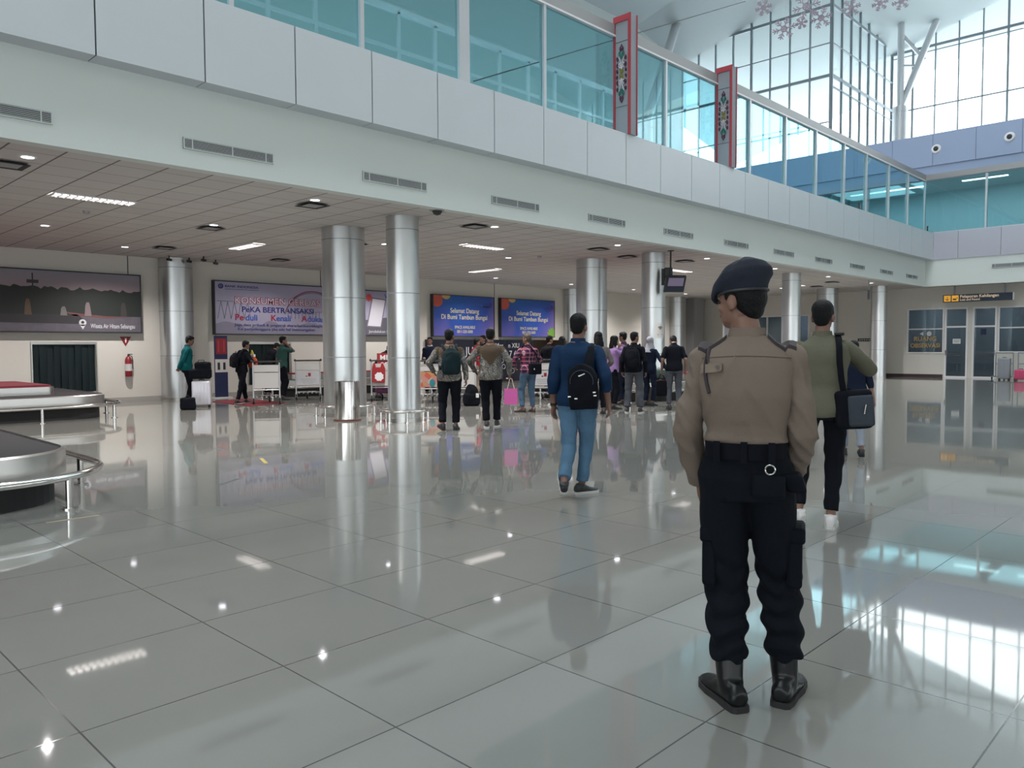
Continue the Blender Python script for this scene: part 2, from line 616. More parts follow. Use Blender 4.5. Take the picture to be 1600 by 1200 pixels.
# parapet beam over the far rooms and the rooms themselves
r = thing('trim_4', 'blue grey parapet wall under the far bright windows', 'parapet', (36.5, 0, 8.75), kind='structure')
b = MB(); b.box(0.01, 0.4, YN, 22.0, 0.2, 1.53); b.build('backing', M['seam'], r)
ys = [21.9 - 1.62 * k for k in range(25)]
for a, c in zip(ys[:-1], ys[1:]):
    if c < YN: break
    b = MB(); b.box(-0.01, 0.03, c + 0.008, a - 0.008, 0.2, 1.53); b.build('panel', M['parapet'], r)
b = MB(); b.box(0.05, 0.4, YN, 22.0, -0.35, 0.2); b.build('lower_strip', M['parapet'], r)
b = MB()
b.box(36.9, 47.2, YN, 22, 8.75, 9.0)
b.box(36.9, 47.2, YN, 22, 9.9, 10.0)
struct(b, 'ceiling_far', mat('pale_room_ceiling', (0.55, 0.6, 0.62), 0.8), 'pale ceiling of the far upper rooms', 'ceiling')
b = MB()
b.box(42, 42.2, YN, 22, 5.9, 8.75)
b.box(36.9, 42, 21.8, 22, 5.9, 8.75)
struct(b, 'wall_far', mat('pale_room_wall', (0.5, 0.6, 0.63), 0.8), 'pale wall at the back of the far upper rooms', 'wall')
for k, yy in enumerate((12.6, 9.3, 6.8, 3.5)):
    r = thing('room_light', '%s strip light in the far upper room counted from the corner' % ORD[k], 'ceiling light', (39.5, yy, 8.68), group='strip lights in the far upper room')
    b = MB(); b.box(-0.12, 0.12, -0.9, 0.9, 0.02, 0.07); b.build('housing', M['white'], r)
    b = MB(); b.box(-0.09, 0.09, -0.88, 0.88, -0.01, 0.02); b.build('diffuser', M['tube'], r)

# ------------------------------------------------------------------ roof
def roofz(x, y):
    q = 17.5 + 0.2 * (46.8 - max(x, 34))
    yy = y if y > -4 else -8 - y
    return q + 0.27 * (15.73 - yy)
b = MB()
xr = [XL, 12, 34, 50]
yr = [YN - 1, 1, 11, 27]
for i in range(3):
    for j in range(3):
        if j == 1 and i < 2: continue  # left open so added daylight reaches the floor and gallery wall
        cs = [(xr[i], yr[j]), (xr[i + 1], yr[j]), (xr[i + 1], yr[j + 1]), (xr[i], yr[j + 1])]
        lo = [V((x, y, roofz(x, y))) for x, y in cs]
        b.loft([lo, [p + V((0, 0, 0.35)) for p in lo]])
struct(b, 'ceiling_roof', M['roof'], 'pale grey sloping roof lining high over the hall', 'ceiling')

# unseen roof light added to brighten floor and gallery, open glazing bars
b = MB()
for k in range(33):
    xx = XL + 2 * k
    if xx <= 34: b.tube([(xx, 1, roofz(xx, 1) + 0.15), (xx, 11, roofz(xx, 11) + 0.15)], 0.06, 6)
for yy in (3.5, 6, 8.5):
    b.tube([(XL, yy, roofz(XL, yy) + 0.15), (34, yy, roofz(34, yy) + 0.15)], 0.06, 6)
struct(b, 'window_skylight', M['aludark'], 'glazing bars of the long roof light over the hall', 'window')

# curtain walls of the atrium
YC, XC, XF = 15.73, 38.5, 46.8
def curtain(label, along, fixed, a0, a1, step, z0, zs, skip=()):
    global wi
    r = thing('window_%d' % wi, label, 'window', (0, 0, 0), kind='structure')
    wi += 1
    fr = MB(); gl = MB()
    n = int(round(abs(a1 - a0) / step))
    def P(t, d):
        return (t, fixed + d) if along == 'x' else (fixed + d, t)
    for k in range(n + 1):
        t = a0 + (a1 - a0) * k / n
        x, y = P(t, 0)
        zt = roofz(x, y)
        w_ = 0.1 if k % 4 == 0 else 0.06
        if along == 'x':
            fr.box(x - w_ / 2, x + w_ / 2, y - 0.09, y + 0.02, z0, zt)
        else:
            fr.box(x - 0.09, x + 0.02, y - w_ / 2, y + w_ / 2, z0, zt)
        if k < n:
            t2 = a0 + (a1 - a0) * (k + 1) / n
            x2, y2 = P(t2, 0)
            q = 0.01
            A = [V((x, y, z0)), V((x2, y2, z0)), V((x2, y2, roofz(x2, y2))), V((x, y, zt))]
            off = V((0, q, 0)) if along == 'x' else V((q, 0, 0))
            gl.loft([A, [p + off for p in A]])
    for z, h in zs:
        p0, p1 = P(a0, 0), P(a1, 0)
        if along == 'x':
            fr.box(min(a0, a1), max(a0, a1), fixed - 0.08, fixed + 0.02, z, z + h)
        else:
            fr.box(fixed - 0.08, fixed + 0.02, min(a0, a1), max(a0, a1), z, z + h)
    fr.build('frame', M['aludark'], r)
    gl.build('pane', M['clear'], r)
curtain('glass side wall of the atrium corner with closely spaced dark mullions', 'x', YC, XC, XF, 1.2, 5.9, ((14.37, 0.14), (13.9, 0.04), (15.95, 0.05), (17.7, 0.14)))
curtain('glass face of the atrium corner turned towards the hall', 'y', XC, YC, 24.0, 1.1, 5.9, ((14.37, 0.14), (15.95, 0.05), (17.7, 0.14), (12.2, 0.04), (10.4, 0.04), (8.6, 0.06)))
curtain('huge overexposed window wall at the far end of the hall', 'y', XF, YN, YC, 1.135, 10.0, ((14.25, 0.07), (17.42, 0.14), (17.2, 0.05)))

b = MB(); b.box(52, 52.5, -24, 40, 19.3, 28)
struct(b, 'wall_outer', mat('pale_greenish_concrete', (0.78, 0.82, 0.76), 0.9, var=0.08, vscale=0.6), 'pale concrete canopy face outside the far windows', 'wall')
# V struts on stub columns
for lab, c, r0, z0, z1, legs in (
        ('round column with V struts in front of the far window', (43.9, 14.3), 0.37, 10.0, 13.75, [((44.6, 14.55), 17.95, 0.17), ((45.8, 13.2), 18.35, 0.17)]),
        ('slanting roof strut seen above the gallery glass between the red trimmed fins', (30.0, 20.6), 0.3, 5.9, 11.5, [((35.6, 22.6), 17.9, 0.22)])):
    r = thing('strut_column', lab, 'column', (c[0], c[1], z0))
    b = MB(); b.lathe([(0.001, 0), (r0, 0), (r0, z1 - z0 - 0.3), (r0 + 0.02, z1 - z0 - 0.3), (r0 + 0.02, z1 - z0 - 0.27), (r0, z1 - z0 - 0.27), (r0, z1 - z0), (0.001, z1 - z0)], 28)
    b.build('stub', M['alu'], r, True)
    for (tx, ty), tz, w_ in legs:
        b = MB(); b.tube([(0, 0, z1 - z0 - 0.05), (tx - c[0], ty - c[1], roofz(tx, ty) - z0 + 0.02)], w_, 12); b.build('strut', M['alu'], r, True)
    if len(legs) == 2:
        b = MB(); b.tube([(0.65, 0.2, 4.1 + 3.6), (1.25, -0.75, 6.3)], 0.1, 10); b.tube([(0.4, 0.1, 6.0), (1.1, -0.6, 6.0)], 0.06, 8); b.build('cross_brace', M['alu'], r, True)

# thin cable across the atrium
b = MB(); b.tube([ray(740, 127) * 14.5 + V((0, 0, CAM_H)), ray(1165, 2) * 26 + V((0, 0, CAM_H))], 0.012, 6)
tag(b.build('cable', M['black']), 'thin dark cable crossing in front of the gallery glass and fin', 'cable')

# round nozzles in the parapet
for k, yy in enumerate((10.42, 7.75)):
    r = thing('air_nozzle', ['round white air nozzle in the blue parapet nearer the corner', 'round white air nozzle in the blue parapet at the right edge'][k], 'air nozzle', (36.48, yy, 9.62), group='air nozzles in the parapet')
    b = MB(); b.tube([(0.02, 0, 0), (-0.06, 0, 0)], [0.2, 0.16], 20); b.build('ring', M['white'], r, True)
    b = MB(); b.ell((-0.07, 0, 0), (0.06, 0.1, 0.1)); b.build('nozzle', M['grille'], r, True)

# near and end walls of the hall (behind the photographer) with big window openings
for nm, lab, bx in (('wall_near', 'near side wall of the hall with wide window openings', 'n'), ('wall_left', 'end wall of the hall with wide window openings', 'l')):
    b = MB()
    if bx == 'n':
        b.box(XL, 47.2, YN, YN + 0.2, 0, 0.9); b.box(XL, 47.2, YN, YN + 0.2, 2.6, roofz(0, YN))
        for k in range(11): b.box(XL + k * 6, XL + k * 6 + 0.5, YN, YN + 0.3, 0.9, 2.6)
        for k in range(30): b.box(XL + k * 2, XL + k * 2 + 0.06, YN + 0.05, YN + 0.12, 0.9, 2.6)
    else:
        b.box(XL, XL + 0.2, YN, 24.4, 0, 0.9); b.box(XL, XL + 0.2, YN, 10, 4, 22)
        b.box(XL, XL + 0.2, 10, 24.4, 0.9, 22)
        for k in range(5): b.box(XL, XL + 0.3, YN + k * 6, YN + k * 6 + 0.5, 0.9, 4)
    struct(b, nm, M['wall'], lab, 'wall')

# ------------------------------------------------------------------ door wall at the far end
b = MB()
holes = [(15.7, 18.6, 1.25, 2.82), (14.9, 15.6, 0.0, 2.0), (9.93, 11.38, 1.02, 2.92), (9.03, 9.9, 0.0, 2.92), (7.99, 8.87, 0.0, 2.92), (2.0, 7.95, 1.05, 2.9)]
holes.sort(key=lambda h: -h[1])
y = YW + 0.2
for y0, y1, z0, z1 in holes:
    b.box(XW, XW + 0.15, y1, y, 0, HC + 0.1)
    b.box(XW, XW + 0.15, y0, y1, z1, HC + 0.1)
    if z0: b.box(XW, XW + 0.15, y0, y1, 0, z0)
    y = y0
b.box(XW, XW + 0.15, YN, y, 0, HC + 0.1)
struct(b, 'wall_right', M['wall'], 'cream end wall with office doors and windows', 'wall')
b = MB()
b.box(XW - 0.02, XW, 9.95, 14.8, 0, 0.13)
b.box(XW - 0.02, XW, 15.7, YW, 0, 0.13)
struct(b, 'baseboard_right', mat('dark_brown_skirting', (0.05, 0.03, 0.035), 0.4), 'dark brown skirting along the office wall', 'skirting')
b = MB()
b.box(38.6, 38.7, 2, 19, 0, 3.4); b.box(36.5, 38.7, 2, 19, 3.3, 3.4)
b.box(36.5, 38.7, 1.9, 2, 0, 3.4); b.box(36.5, 38.7, 19, 19.1, 0, 3.4); b.box(36.5, 38.7, 12.5, 12.6, 0, 3.4)
struct(b, 'wall_office', mat('grey_office_interior', (0.34, 0.38, 0.42), 0.8), 'grey interior of the offices behind the glass', 'wall')

def wframe(name, label, cat, y0, y1, z0, z1, cuts_y=(), cuts_z=(), handle=None, w_=0.05):
    """framed glazing in the end wall; local x runs to the viewer's right"""
    r = thing(name, label, cat, (XW, y1, 0), -pi / 2, kind='structure')
    W = y1 - y0
    b = MB()
    b.box(0, w_, -0.03, 0.1, z0, z1); b.box(W - w_, W, -0.03, 0.1, z0, z1)
    b.box(w_, W - w_, -0.03, 0.1, z1 - w_, z1); b.box(w_, W - w_, -0.03, 0.1, z0, z0 + w_)
    for c in cuts_y: b.box(c - w_ / 2, c + w_ / 2, -0.03, 0.1, z0, z1)
    for c in cuts_z: b.box(w_, W - w_, -0.035, 0.1, c - w_ / 2, c + w_ / 2)
    b.build('frame', M['aluwhite'], r)
    b = MB(); b.box(w_, W - w_, 0.03, 0.04, z0 + w_, z1 - w_); b.build('pane', M['dglass'], r)
    if handle:
        b = MB(); b.box(handle - 0.015, handle + 0.015, -0.08, -0.03, 0.95, 1.15); b.tube([(handle, -0.08, 1.05), (handle + (0.12 if handle < W / 2 else -0.12), -0.08, 1.05)], 0.012, 8)
        b.build('handle', M['steel'], r)
    return r
r = wframe('window_%d' % wi, 'dark office window with faded gold lettering left of the doors', 'window', 9.93, 11.38, 1.02, 2.92, cuts_z=(2.05,)); wi += 1
gold = mat('gold_lettering', (0.42, 0.27, 0.08), 0.5)
text('RUANG', 0.26, 0.73, 1.55, gold, r, y=-0.01, bold=0.02)
text('OBSERVASI', 0.24, 0.73, 1.27, gold, r, y=-0.01, bold=0.02)
b = MB(); b.prism([(0.5, 1.85), (0.66, 1.76), (0.66, 1.94)], -0.004, 0.0); b.cyl((0.88, -0.004, 1.85), (0.88, 0, 1.85), 0.1, n=18); b.build('emblem', M['offwhite'], r)
r = wframe('door_1', 'white framed glass door with a taped paper notice', 'door', 9.03, 9.9, 0.0, 2.92, cuts_z=(2.12,), handle=0.06, w_=0.07)
b = MB(); b.box(0.31, 0.6, 0.0, 0.006, 1.42, 1.62); b.build('notice', M['white'], r)
b = MB()
for k in range(3): b.box(0.34, 0.57, -0.004, -0.001, 1.47 + k * 0.045, 1.485 + k * 0.045)
b.build('print_lines', M['seam'], r)
r = wframe('door_2', 'white framed glass door beside the luggage trolleys', 'door', 7.99, 8.87, 0.0, 2.92, cuts_z=(2.12,), handle=0.82, w_=0.07)
b = MB(); b.box(0.3, 0.5, 0.0, 0.006, 1.78, 2.02); b.build('figure_sticker', M['navy'], r)
r = wframe('window_%d' % wi, 'grey office window above the luggage trolleys at the right edge', 'window', 2.0, 7.95, 1.05, 2.9, cuts_z=(2.05,), cuts_y=(2.0, 4.0)); wi += 1
r = wframe('window_%d' % wi, 'dark office window half hidden behind the officer', 'window', 15.7, 18.6, 1.25, 2.82, cuts_y=(0.8, 1.6, 2.3)); wi += 1
r = wframe('door_3', 'small white framed door behind the officer and the second man', 'door', 14.9, 15.6, 0.0, 2.0, w_=0.08)
for yy in (3.5, 8.2, 10.8, 17):  # area lights added to brighten the dark offices
    l = bpy.data.lights.new('office_lamp', 'AREA'); l.energy = 14; l.size = 1.0; l.color = (0.9, 0.97, 1)
    lo = bpy.data.objects.new('office_lamp', l); COL.objects.link(lo); lo.location = (37.4, yy, 3.28)
for yy in (-2, 3.5, 7, 10.5, 14):  # soft fill lights added to brighten the far upper rooms
    l = bpy.data.lights.new('room_lamp', 'AREA'); l.energy = 45; l.size = 3.0; l.color = (0.85, 0.97, 1)
    lo = bpy.data.objects.new('room_lamp', l); COL.objects.link(lo); lo.location = (39.3, yy, 8.66)

# small name strip on the wall
r = thing('wall_sign', 'tiny dark name strip on the far wall right of the waving man', 'sign', (XW - 0.03, 13.45, 1.55), -pi / 2)
b = MB(); b.box(0, 0.72, 0, 0.03, 0, 0.13); b.build('plate', M['black'], r)
b = MB()
for k in range(6): b.box(0.07 + k * 0.1, 0.13 + k * 0.1, -0.004, 0, 0.04, 0.09)
b.build('lettering', M['offwhite'], r)
# ------------------------------------------------------------------ vents, lights, fittings
vp = thing('air_slot', None, 'air vent', (0, 10.4, 4.02), group='air slots in the band wall')
def make_slot(r, L=1.3):
    b = MB(); b.box(0, L, -0.012, 0, 0, 0.15); b.build('backing', M['grille'], r)
    b = MB()
    b.box(0, L, -0.022, -0.01, 0, 0.014); b.box(0, L, -0.022, -0.01, 0.136, 0.15)
    b.box(0, 0.014, -0.022, -0.01, 0, 0.15); b.box(L - 0.014, L, -0.022, -0.01, 0, 0.15)
    for q in (0.12, 0.68, L - 0.12): b.box(q - 0.006, q + 0.006, -0.022, -0.01, 0, 0.15)
    b.build('rim', M['vent'], r)
    b = MB()
    for k in range(6): b.box(0.01, L - 0.01, -0.018, -0.01, 0.024 + k * 0.02, 0.03 + k * 0.02)
    b.build('slats', M['vent'], r)
make_slot(vp)
vx = [4.51 + 2.845 * k for k in range(-1, 11)]
for k, xx in enumerate(vx):
    o = vp if k == 0 else copy_tree(vp)
    o.location = (xx, 10.4, 4.02)
    o['label'] = '%s white slotted air vent in the pale band wall counted from the left edge' % ORD[k]
r = thing('air_slot', 'long air slot in the far band wall at the right edge', 'air vent', (35.275, 8.0, 4.38), -pi / 2)
make_slot(r, 3.2)
for c in r.children: c.location = (0, 0, 0)

def cside(name, label, cat, x, y, group=None):
    return thing(name, label, cat, (x, y, HC), 0, group)
dl = cside('downlight', 'x', 'ceiling light', 0, 0, 'round downlights in the ceiling')
b = MB(); b.lathe([(0.001, -0.004), (0.075, -0.004), (0.075, 0.0), (0.001, 0.0)], 24); b.build('lens', M['lamp'], dl, True)
b = MB(); b.lathe([(0.075, -0.012), (0.1, -0.012), (0.105, 0), (0.075, 0)], 24); b.build('rim', M['white'], dl, True)
rows = {11.3: 'front row', 14.95: 'second row', 19.6: 'back row'}
first = True
occupied = [(9.15, 11.7), (17.4, 11.7), (25.6, 11.7), (33.8, 11.7)]
for yy, rn in rows.items():
    n = 0
    for k in range(9):
        xx = 2.93 + 4.12 * k
        if xx > 35.5: continue
        o = dl if first else copy_tree(dl)
        first = False
        o.location = (xx, yy, HC)
        o['label'] = '%s round downlight from the left in the %s of the gallery ceiling' % (ORD[n], rn)
        n += 1
o = copy_tree(dl); o.location = (4.74, 17.28, HC); o['label'] = 'lone round downlight left of the long louvred lamp'
# real light of the downlights
for yy in (11.3, 14.95, 19.6):
    for k in range(9):
        xx = 2.93 + 4.12 * k
        if xx > 35.5: continue
        l = bpy.data.lights.new('downlight_lamp', 'SPOT')
        l.energy = 430; l.spot_size = radians(140); l.spot_blend = 0.8; l.color = (1, 0.95, 0.92); l.shadow_soft_size = 0.02
        lo = bpy.data.objects.new('downlight_lamp', l); COL.objects.link(lo); lo.location = (xx, yy, HC - 0.015)

def tube_light(label, x, y, along, L=1.2):
    r = cside('louvre_light', label, 'ceiling light', x, y, 'louvred tube lights in the ceiling')
    W = 0.15
    def bx(b, a0, a1, c0, c1, z0, z1):
        return b.box(a0, a1, c0, c1, z0, z1) if along == 'x' else b.box(c0, c1, a0, a1, z0, z1)
    b = MB(); bx(b, -L / 2, L / 2, -W, W, -0.008, 0); b.build('tube_panel', M['tube'], r)
    b = MB()
    n = 11
    for k in range(n + 1):
        q = -L / 2 + L * k / n
        bx(b, q - 0.01, q + 0.01, -W, W, -0.035, -0.008)
    bx(b, -L / 2, L / 2, -0.012, 0.012, -0.035, -0.008)
    bx(b, -L / 2 - 0.02, L / 2 + 0.02, -W - 0.02, -W, -0.02, 0); bx(b, -L / 2 - 0.02, L / 2 + 0.02, W, W + 0.02, -0.02, 0)
    b.build('louvre', M['aluwhite'], r)
tube_light('long louvred tube light nearest the left edge of the ceiling', 4.45, 13.67, 'x')
tube_light('louvred tube light above the consumer billboard', 9.04, 17.5, 'y')
tube_light('louvred tube light right of the two front silver columns', 13.15, 13.73, 'x')
tube_light('small louvred tube light above the left blue screen', 17.24, 17.9, 'y')
tube_light('louvred tube light between the wall speaker and the hanging monitor', 21.8, 13.7, 'x')
tube_light('louvred tube light between the officer and the slim column', 30.3, 13.7, 'x')
tube_light('distant louvred tube light near the right end of the ceiling', 33.4, 17.7, 'y')

# dark square diffusers
dfs = [(12, 255), (488, 319), (329, 355), (257, 386), (437, 405), (556, 380), (1070, 407), (742, 352), (980, 400), (1300, 440), (1276, 447), (935, 388)]
for k, (px, py) in enumerate(dfs):
    p = gp(px, py, HC)
    r = cside('ceiling_diffuser', '%s dark square air diffuser of the ceiling counted away from the camera' % ORD[0], 'air vent', p.x, p.y, 'square air diffusers in the ceiling')
    r['_d'] = p.length
    b = MB()
    b.lathe([(0.18, 0), (0.30, -0.035), (0.30, -0.03), (0.18, 0.0)], 4); b.build('outer_cone', M['grille'], r)
    b = MB(); b.lathe([(0.001, -0.004), (0.16, -0.004), (0.2, -0.03), (0.18, -0.03), (0.001, 0)], 4); b.build('inner_cone', M['pillar_grey'], r)
    r.rotation_euler = (0, 0, pi / 4)
ds = sorted([o for o in S.objects if '_d' in o], key=lambda o: o['_d'])
for k, o in enumerate(ds):
    o['label'] = '%s square air diffuser of the tiled ceiling going away from the camera' % ORD[k]
    del o['_d']
for k, (px, py) in enumerate([(135, 330), (683, 327), (843, 400)]):
    p = gp(px, py, HC)
    if k == 1:
        r = cside('dome_camera', 'black dome camera on the ceiling above the front silver column', 'camera', p.x, p.y)
        b = MB(); b.lathe([(0.001, -0.11), (0.06, -0.09), (0.09, -0.04), (0.09, 0), (0.001, 0)], 24); b.build('dome', M['black'], r, True)
        b = MB(); b.lathe([(0.09, -0.03), (0.13, -0.03), (0.14, 0), (0.09, 0)], 24); b.build('base', M['pillar_grey'], r, True)
    else:
        r = cside('smoke_detector', ['small smoke detector left beneath the long louvred light', 'small smoke detector on the distant middle ceiling'][k // 2], 'smoke detector', p.x, p.y)
        b = MB(); b.lathe([(0.001, -0.05), (0.04, -0.045), (0.06, -0.01), (0.06, 0), (0.001, 0)], 18); b.build('body', M['pillar_grey'], r, True)

# ------------------------------------------------------------------ columns
def column(x, y, r0, label, group, guard=None):
    t = thing('round_column', label, 'column', (x, y, 0), group=group)
    prof = [(0.001, 0)]
    z = 0
    for zz in (1.19, 2.38, 3.55):
        prof += [(r0, z + 0.001), (r0, zz - 0.006), (r0 - 0.012, zz - 0.004), (r0 - 0.012, zz + 0.004), (r0, zz + 0.006)]
        z = zz + 0.006
    prof += [(r0, HC), (0.001, HC)]
    b = MB(); b.lathe(prof, 64)
    b.build('cladding', M['column'], t, True)
    for zz in (1.19, 2.38, 3.55):
        b = MB(); b.lathe([(r0 - 0.01, zz - 0.007), (r0 + 0.001, zz - 0.007), (r0 + 0.001, zz + 0.007), (r0 - 0.01, zz + 0.007)], 48); b.build('joint_ring', M['aludark'], t, True)
    b = MB(); b.lathe([(r0, 0), (r0 + 0.012, 0), (r0 + 0.012, 0.07), (r0, 0.075)], 48); b.build('base_collar', M['steelr'], t, True)
    return t
column(9.15, 11.7, 0.305, 'slim silver column in front row with guard rail, nearest the camera', 'slim silver columns')
column(17.4, 11.7, 0.305, 'slim silver column carrying a black speaker and a wifi notice', 'slim silver columns')
column(25.6, 11.7, 0.305, 'slim silver column just right of the officer in the beret', 'slim silver columns')
column(33.8, 11.7, 0.305, 'slim silver column farthest away behind the waving man', 'slim silver columns')
column(9.15, 13.65, 0.43, 'thick silver column behind the steel bin', 'thick silver columns')
column(17.4, 13.75, 0.43, 'thick silver column right behind the man in the blue shirt', 'thick silver columns')
column(25.6, 13.75, 0.43, 'thick silver column hidden behind the officer', 'thick silver columns')
column(33.6, 13.75, 0.43, 'thick silver column behind the head of the waving man', 'thick silver columns')
for k, xx in enumerate((8.98, 25.72, 33.8)):
    column(xx, YW - 0.12, 0.43, ['thick silver column against the wall behind the man in teal', 'thick silver column against the wall right of the blue screens', 'thick silver column against the wall near the far corner'][k], 'silver columns against the baggage wall')
b = MB(); b.box(34.9, 35.8, YW - 0.5, YW, 0, HC); b.box(34.86, 34.9, YW - 0.5, YW - 0.3, 0, HC)
tag(b.build('square_pillar', M['pillar_grey']), 'grey square pillar in the far corner of the baggage wall', 'column')

def guard(x, y, R, label):
    t = thing('guard_rail', label, 'guard rail', (x, y, 0), group='steel guard rings around the columns')
    ring = [(R * cos(a), R * sin(a), 0.2) for a in [2 * pi * k / 40 for k in range(40)]]
    b = MB(); b.tube(ring, 0.028, 10, closed=True); b.build('ring', M['steel'], t, True)
    for k in range(8):
        a = 2 * pi * (k + 0.3) / 8
        b = MB(); b.cyl((R * cos(a), R * sin(a), 0), (R * cos(a), R * sin(a), 0.2), 0.022, n=12)
        b.cyl((R * cos(a), R * sin(a), 0), (R * cos(a), R * sin(a), 0.012), 0.05, n=16)
        b.build('post', M['steel'], t, True)
guard(9.15, 11.7, 0.44, 'polished steel guard ring around the slim front column')
guard(9.15, 13.65, 0.58, 'polished steel guard ring around the thick column behind the bin')

# fins with carved ornament
def scroll(b, cx, cz, sx, sz, r, turns=1.1, n=18):
    pts = []
    for i in range(n):
        t = i / (n - 1)
        a = t * turns * 2 * pi
        q = 1 - 0.7 * t
        pts.append((-0.012, cx + sx * q * sin(a), cz + sz * q * cos(a)))
    b.tube(pts, r, 6)
orn = dict(m=mat('maroon_ornament_paint', (0.09, 0.02, 0.05), 0.6), w=mat('white_ornament_paint', (0.62, 0.58, 0.62), 0.6), g=mat('green_ornament_paint', (0.02, 0.16, 0.13), 0.6), y=mat('olive_ornament_paint', (0.25, 0.22, 0.03), 0.6))
for k, (xx, lab) in enumerate(((14.08, 'left grey fin with red trim and carved ornament on the gallery front'), (18.46, 'right grey fin with red trim and carved ornament on the gallery front'))):
    r = thing('fin_pillar', lab, 'fin', (xx - 0.05, 10.03, ZF1), group='ornamented fins on the gallery front')
    H = 8.5 - ZF1
    b = MB(); b.box(0.02, 0.26, 0.02, 0.455, 0, H - 0.01); b.build('body', M['fin'], r)
    b = MB()
    b.box(-0.005, 0.02, 0, 0.07, 0, H); b.box(-0.005, 0.02, 0.41, 0.46, 0, H); b.box(-0.005, 0.02, 0.07, 0.41, H - 0.13, H)
    b.box(0.24, 0.265, 0, 0.03, 0, H)
    b.build('red_trim', M['finred'], r)
    b = MB(); b.box(0.014, 0.019, 0.07, 0.41, 0.62, 0.632); b.box(0.014, 0.019, 0.07, 0.41, 2.0, 2.012); b.build('joint_line', M['seam'], r)
    o = thing('carved_ornament', None, None, (0, 0.345, 1.32)); o.parent = r
    o.location = (0.01, 0.24, 1.32); o.scale = (1, 0.8, 1)
    for key in 'mwgy':
        b = MB()
        for sy in (-1, 1):
            for sz in (-1, 1):
                if key == 'm':
                    scroll(b, sy * 0.12, sz * 0.18, sy * 0.045, sz * 0.05, 0.014); scroll(b, sy * 0.13, sz * 0.32, sy * 0.035, sz * 0.045, 0.013)
                    scroll(b, sy * 0.14, sz * 0.06, sy * 0.03, sz * 0.04, 0.013); scroll(b, sy * 0.03, sz * 0.52, sy * 0.03, sz * 0.05, 0.012)
                    b.tube([(-0.01, 0, sz * 0.62), (-0.01, sy * 0.035, sz * 0.55), (-0.01, sy * 0.02, sz * 0.49)], 0.012, 6)
                elif key == 'w':
                    scroll(b, sy * 0.05, sz * 0.17, sy * 0.05, sz * 0.06, 0.011, 0.95); b.tube([(-0.012, sy * 0.01, sz * 0.1), (-0.012, sy * 0.03, sz * 0.25), (-0.012, sy * 0.08, sz * 0.36)], 0.010, 6)
                elif key == 'g':
                    scroll(b, sy * 0.05, sz * 0.42, sy * 0.04, sz * 0.05, 0.014); scroll(b, sy * 0.02, sz * 0.36, sy * 0.02, sz * 0.04, 0.012)
                else:
                    scroll(b, sy * 0.025, sz * 0.05, sy * 0.03, sz * 0.045, 0.012)
        b.build({'m': 'maroon_scroll', 'w': 'white_scroll', 'g': 'green_scroll', 'y': 'olive_scroll'}[key], orn[key], o, True)

# hanging snowflake decorations under the roof
snow = mat('pink_grey_card', (0.30, 0.26, 0.31), 0.8)
sp = [(1225, 45, 27, 0.42), (1260, 10, 27, .5), (1283, 28, 27, .4), (1193, 12, 26, 0.3), (1330, 12, 28, 0.35), (1375, 5, 30, 0.32), (1408, 2, 30, 0.35), (1252, 36, 26, 0.22)]
for k, (px, py, dist, R) in enumerate(sp):
    p = ray(px, py).normalized() * dist + V((0, 0, CAM_H))
    r = thing('snowflake_ornament', '%s hanging pinkish snowflake ornament from the left under the roof' % ORD[0], 'decoration', p, atan2(p.y, p.x) - pi / 2, 'hanging snowflake ornaments')
    r['_d'] = px
    b = MB()
    R *= 0.78
    for j in range(6):
        a = j * pi / 3 + 0.2
        d = V((cos(a), 0, sin(a)))
        b.tube([V((0, 0, 0)), d * R], 0.02, 5)
        for q in (0.45, 0.7):
            for sg in (-1, 1):
                e = V((cos(a + sg * 0.8), 0, sin(a + sg * 0.8)))
                b.tube([d * R * q, d * R * q + e * R * 0.32], 0.016, 5)
    b.tube([V((R * 0.25 * cos(q), 0, R * 0.25 * sin(q))) for q in [pi / 6 * t for t in range(12)]], 0.02, 5, closed=True)
    b.build('flake', snow, r)
    b = MB(); b.tube([V((0, 0, R)), V((0, 0, min(4.0, roofz(p.x, p.y) - p.z - 0.1)))], 0.004, 4); b.build('string', M['offwhite'], r)
ds = sorted([o for o in S.objects if '_d' in o], key=lambda o: o['_d'])
for k, o in enumerate(ds):
    o['label'] = '%s hanging pinkish snowflake ornament from the left under the roof' % ORD[k]
    del o['_d']
# ------------------------------------------------------------------ billboards on the baggage wall
BY = YW - 0.16
def art(name, poly, material, r, y=-0.006, t=0.004):
    b = MB(); b.prism(poly, y, y + t)
    return b.build(name, material, r)
def rect(x0, x1, z0, z1):
    return [(x0, z0), (x1, z0), (x1, z1), (x0, z1)]
def disc(cx, cz, r, n=28, rz=None, a0=0, a1=2 * pi):
    return [(cx + r * cos(a0 + (a1 - a0) * k / n), cz + (rz or r) * sin(a0 + (a1 - a0) * k / n)) for k in range(n + (0 if a1 - a0 > 6.28 else 1))]
def ringart(name, cx, cz, r, w_, material, r_, y=-0.01, n=36, a0=0, a1=2 * pi):
    pts = [(cx + r * cos(a0 + (a1 - a0) * k / n), y, cz + r * sin(a0 + (a1 - a0) * k / n)) for k in range(n + (0 if a1 - a0 > 6.28 else 1))]
    b = MB(); b.tube(pts, w_, 6, closed=a1 - a0 > 6.28)
    return b.build(name, material, r_)
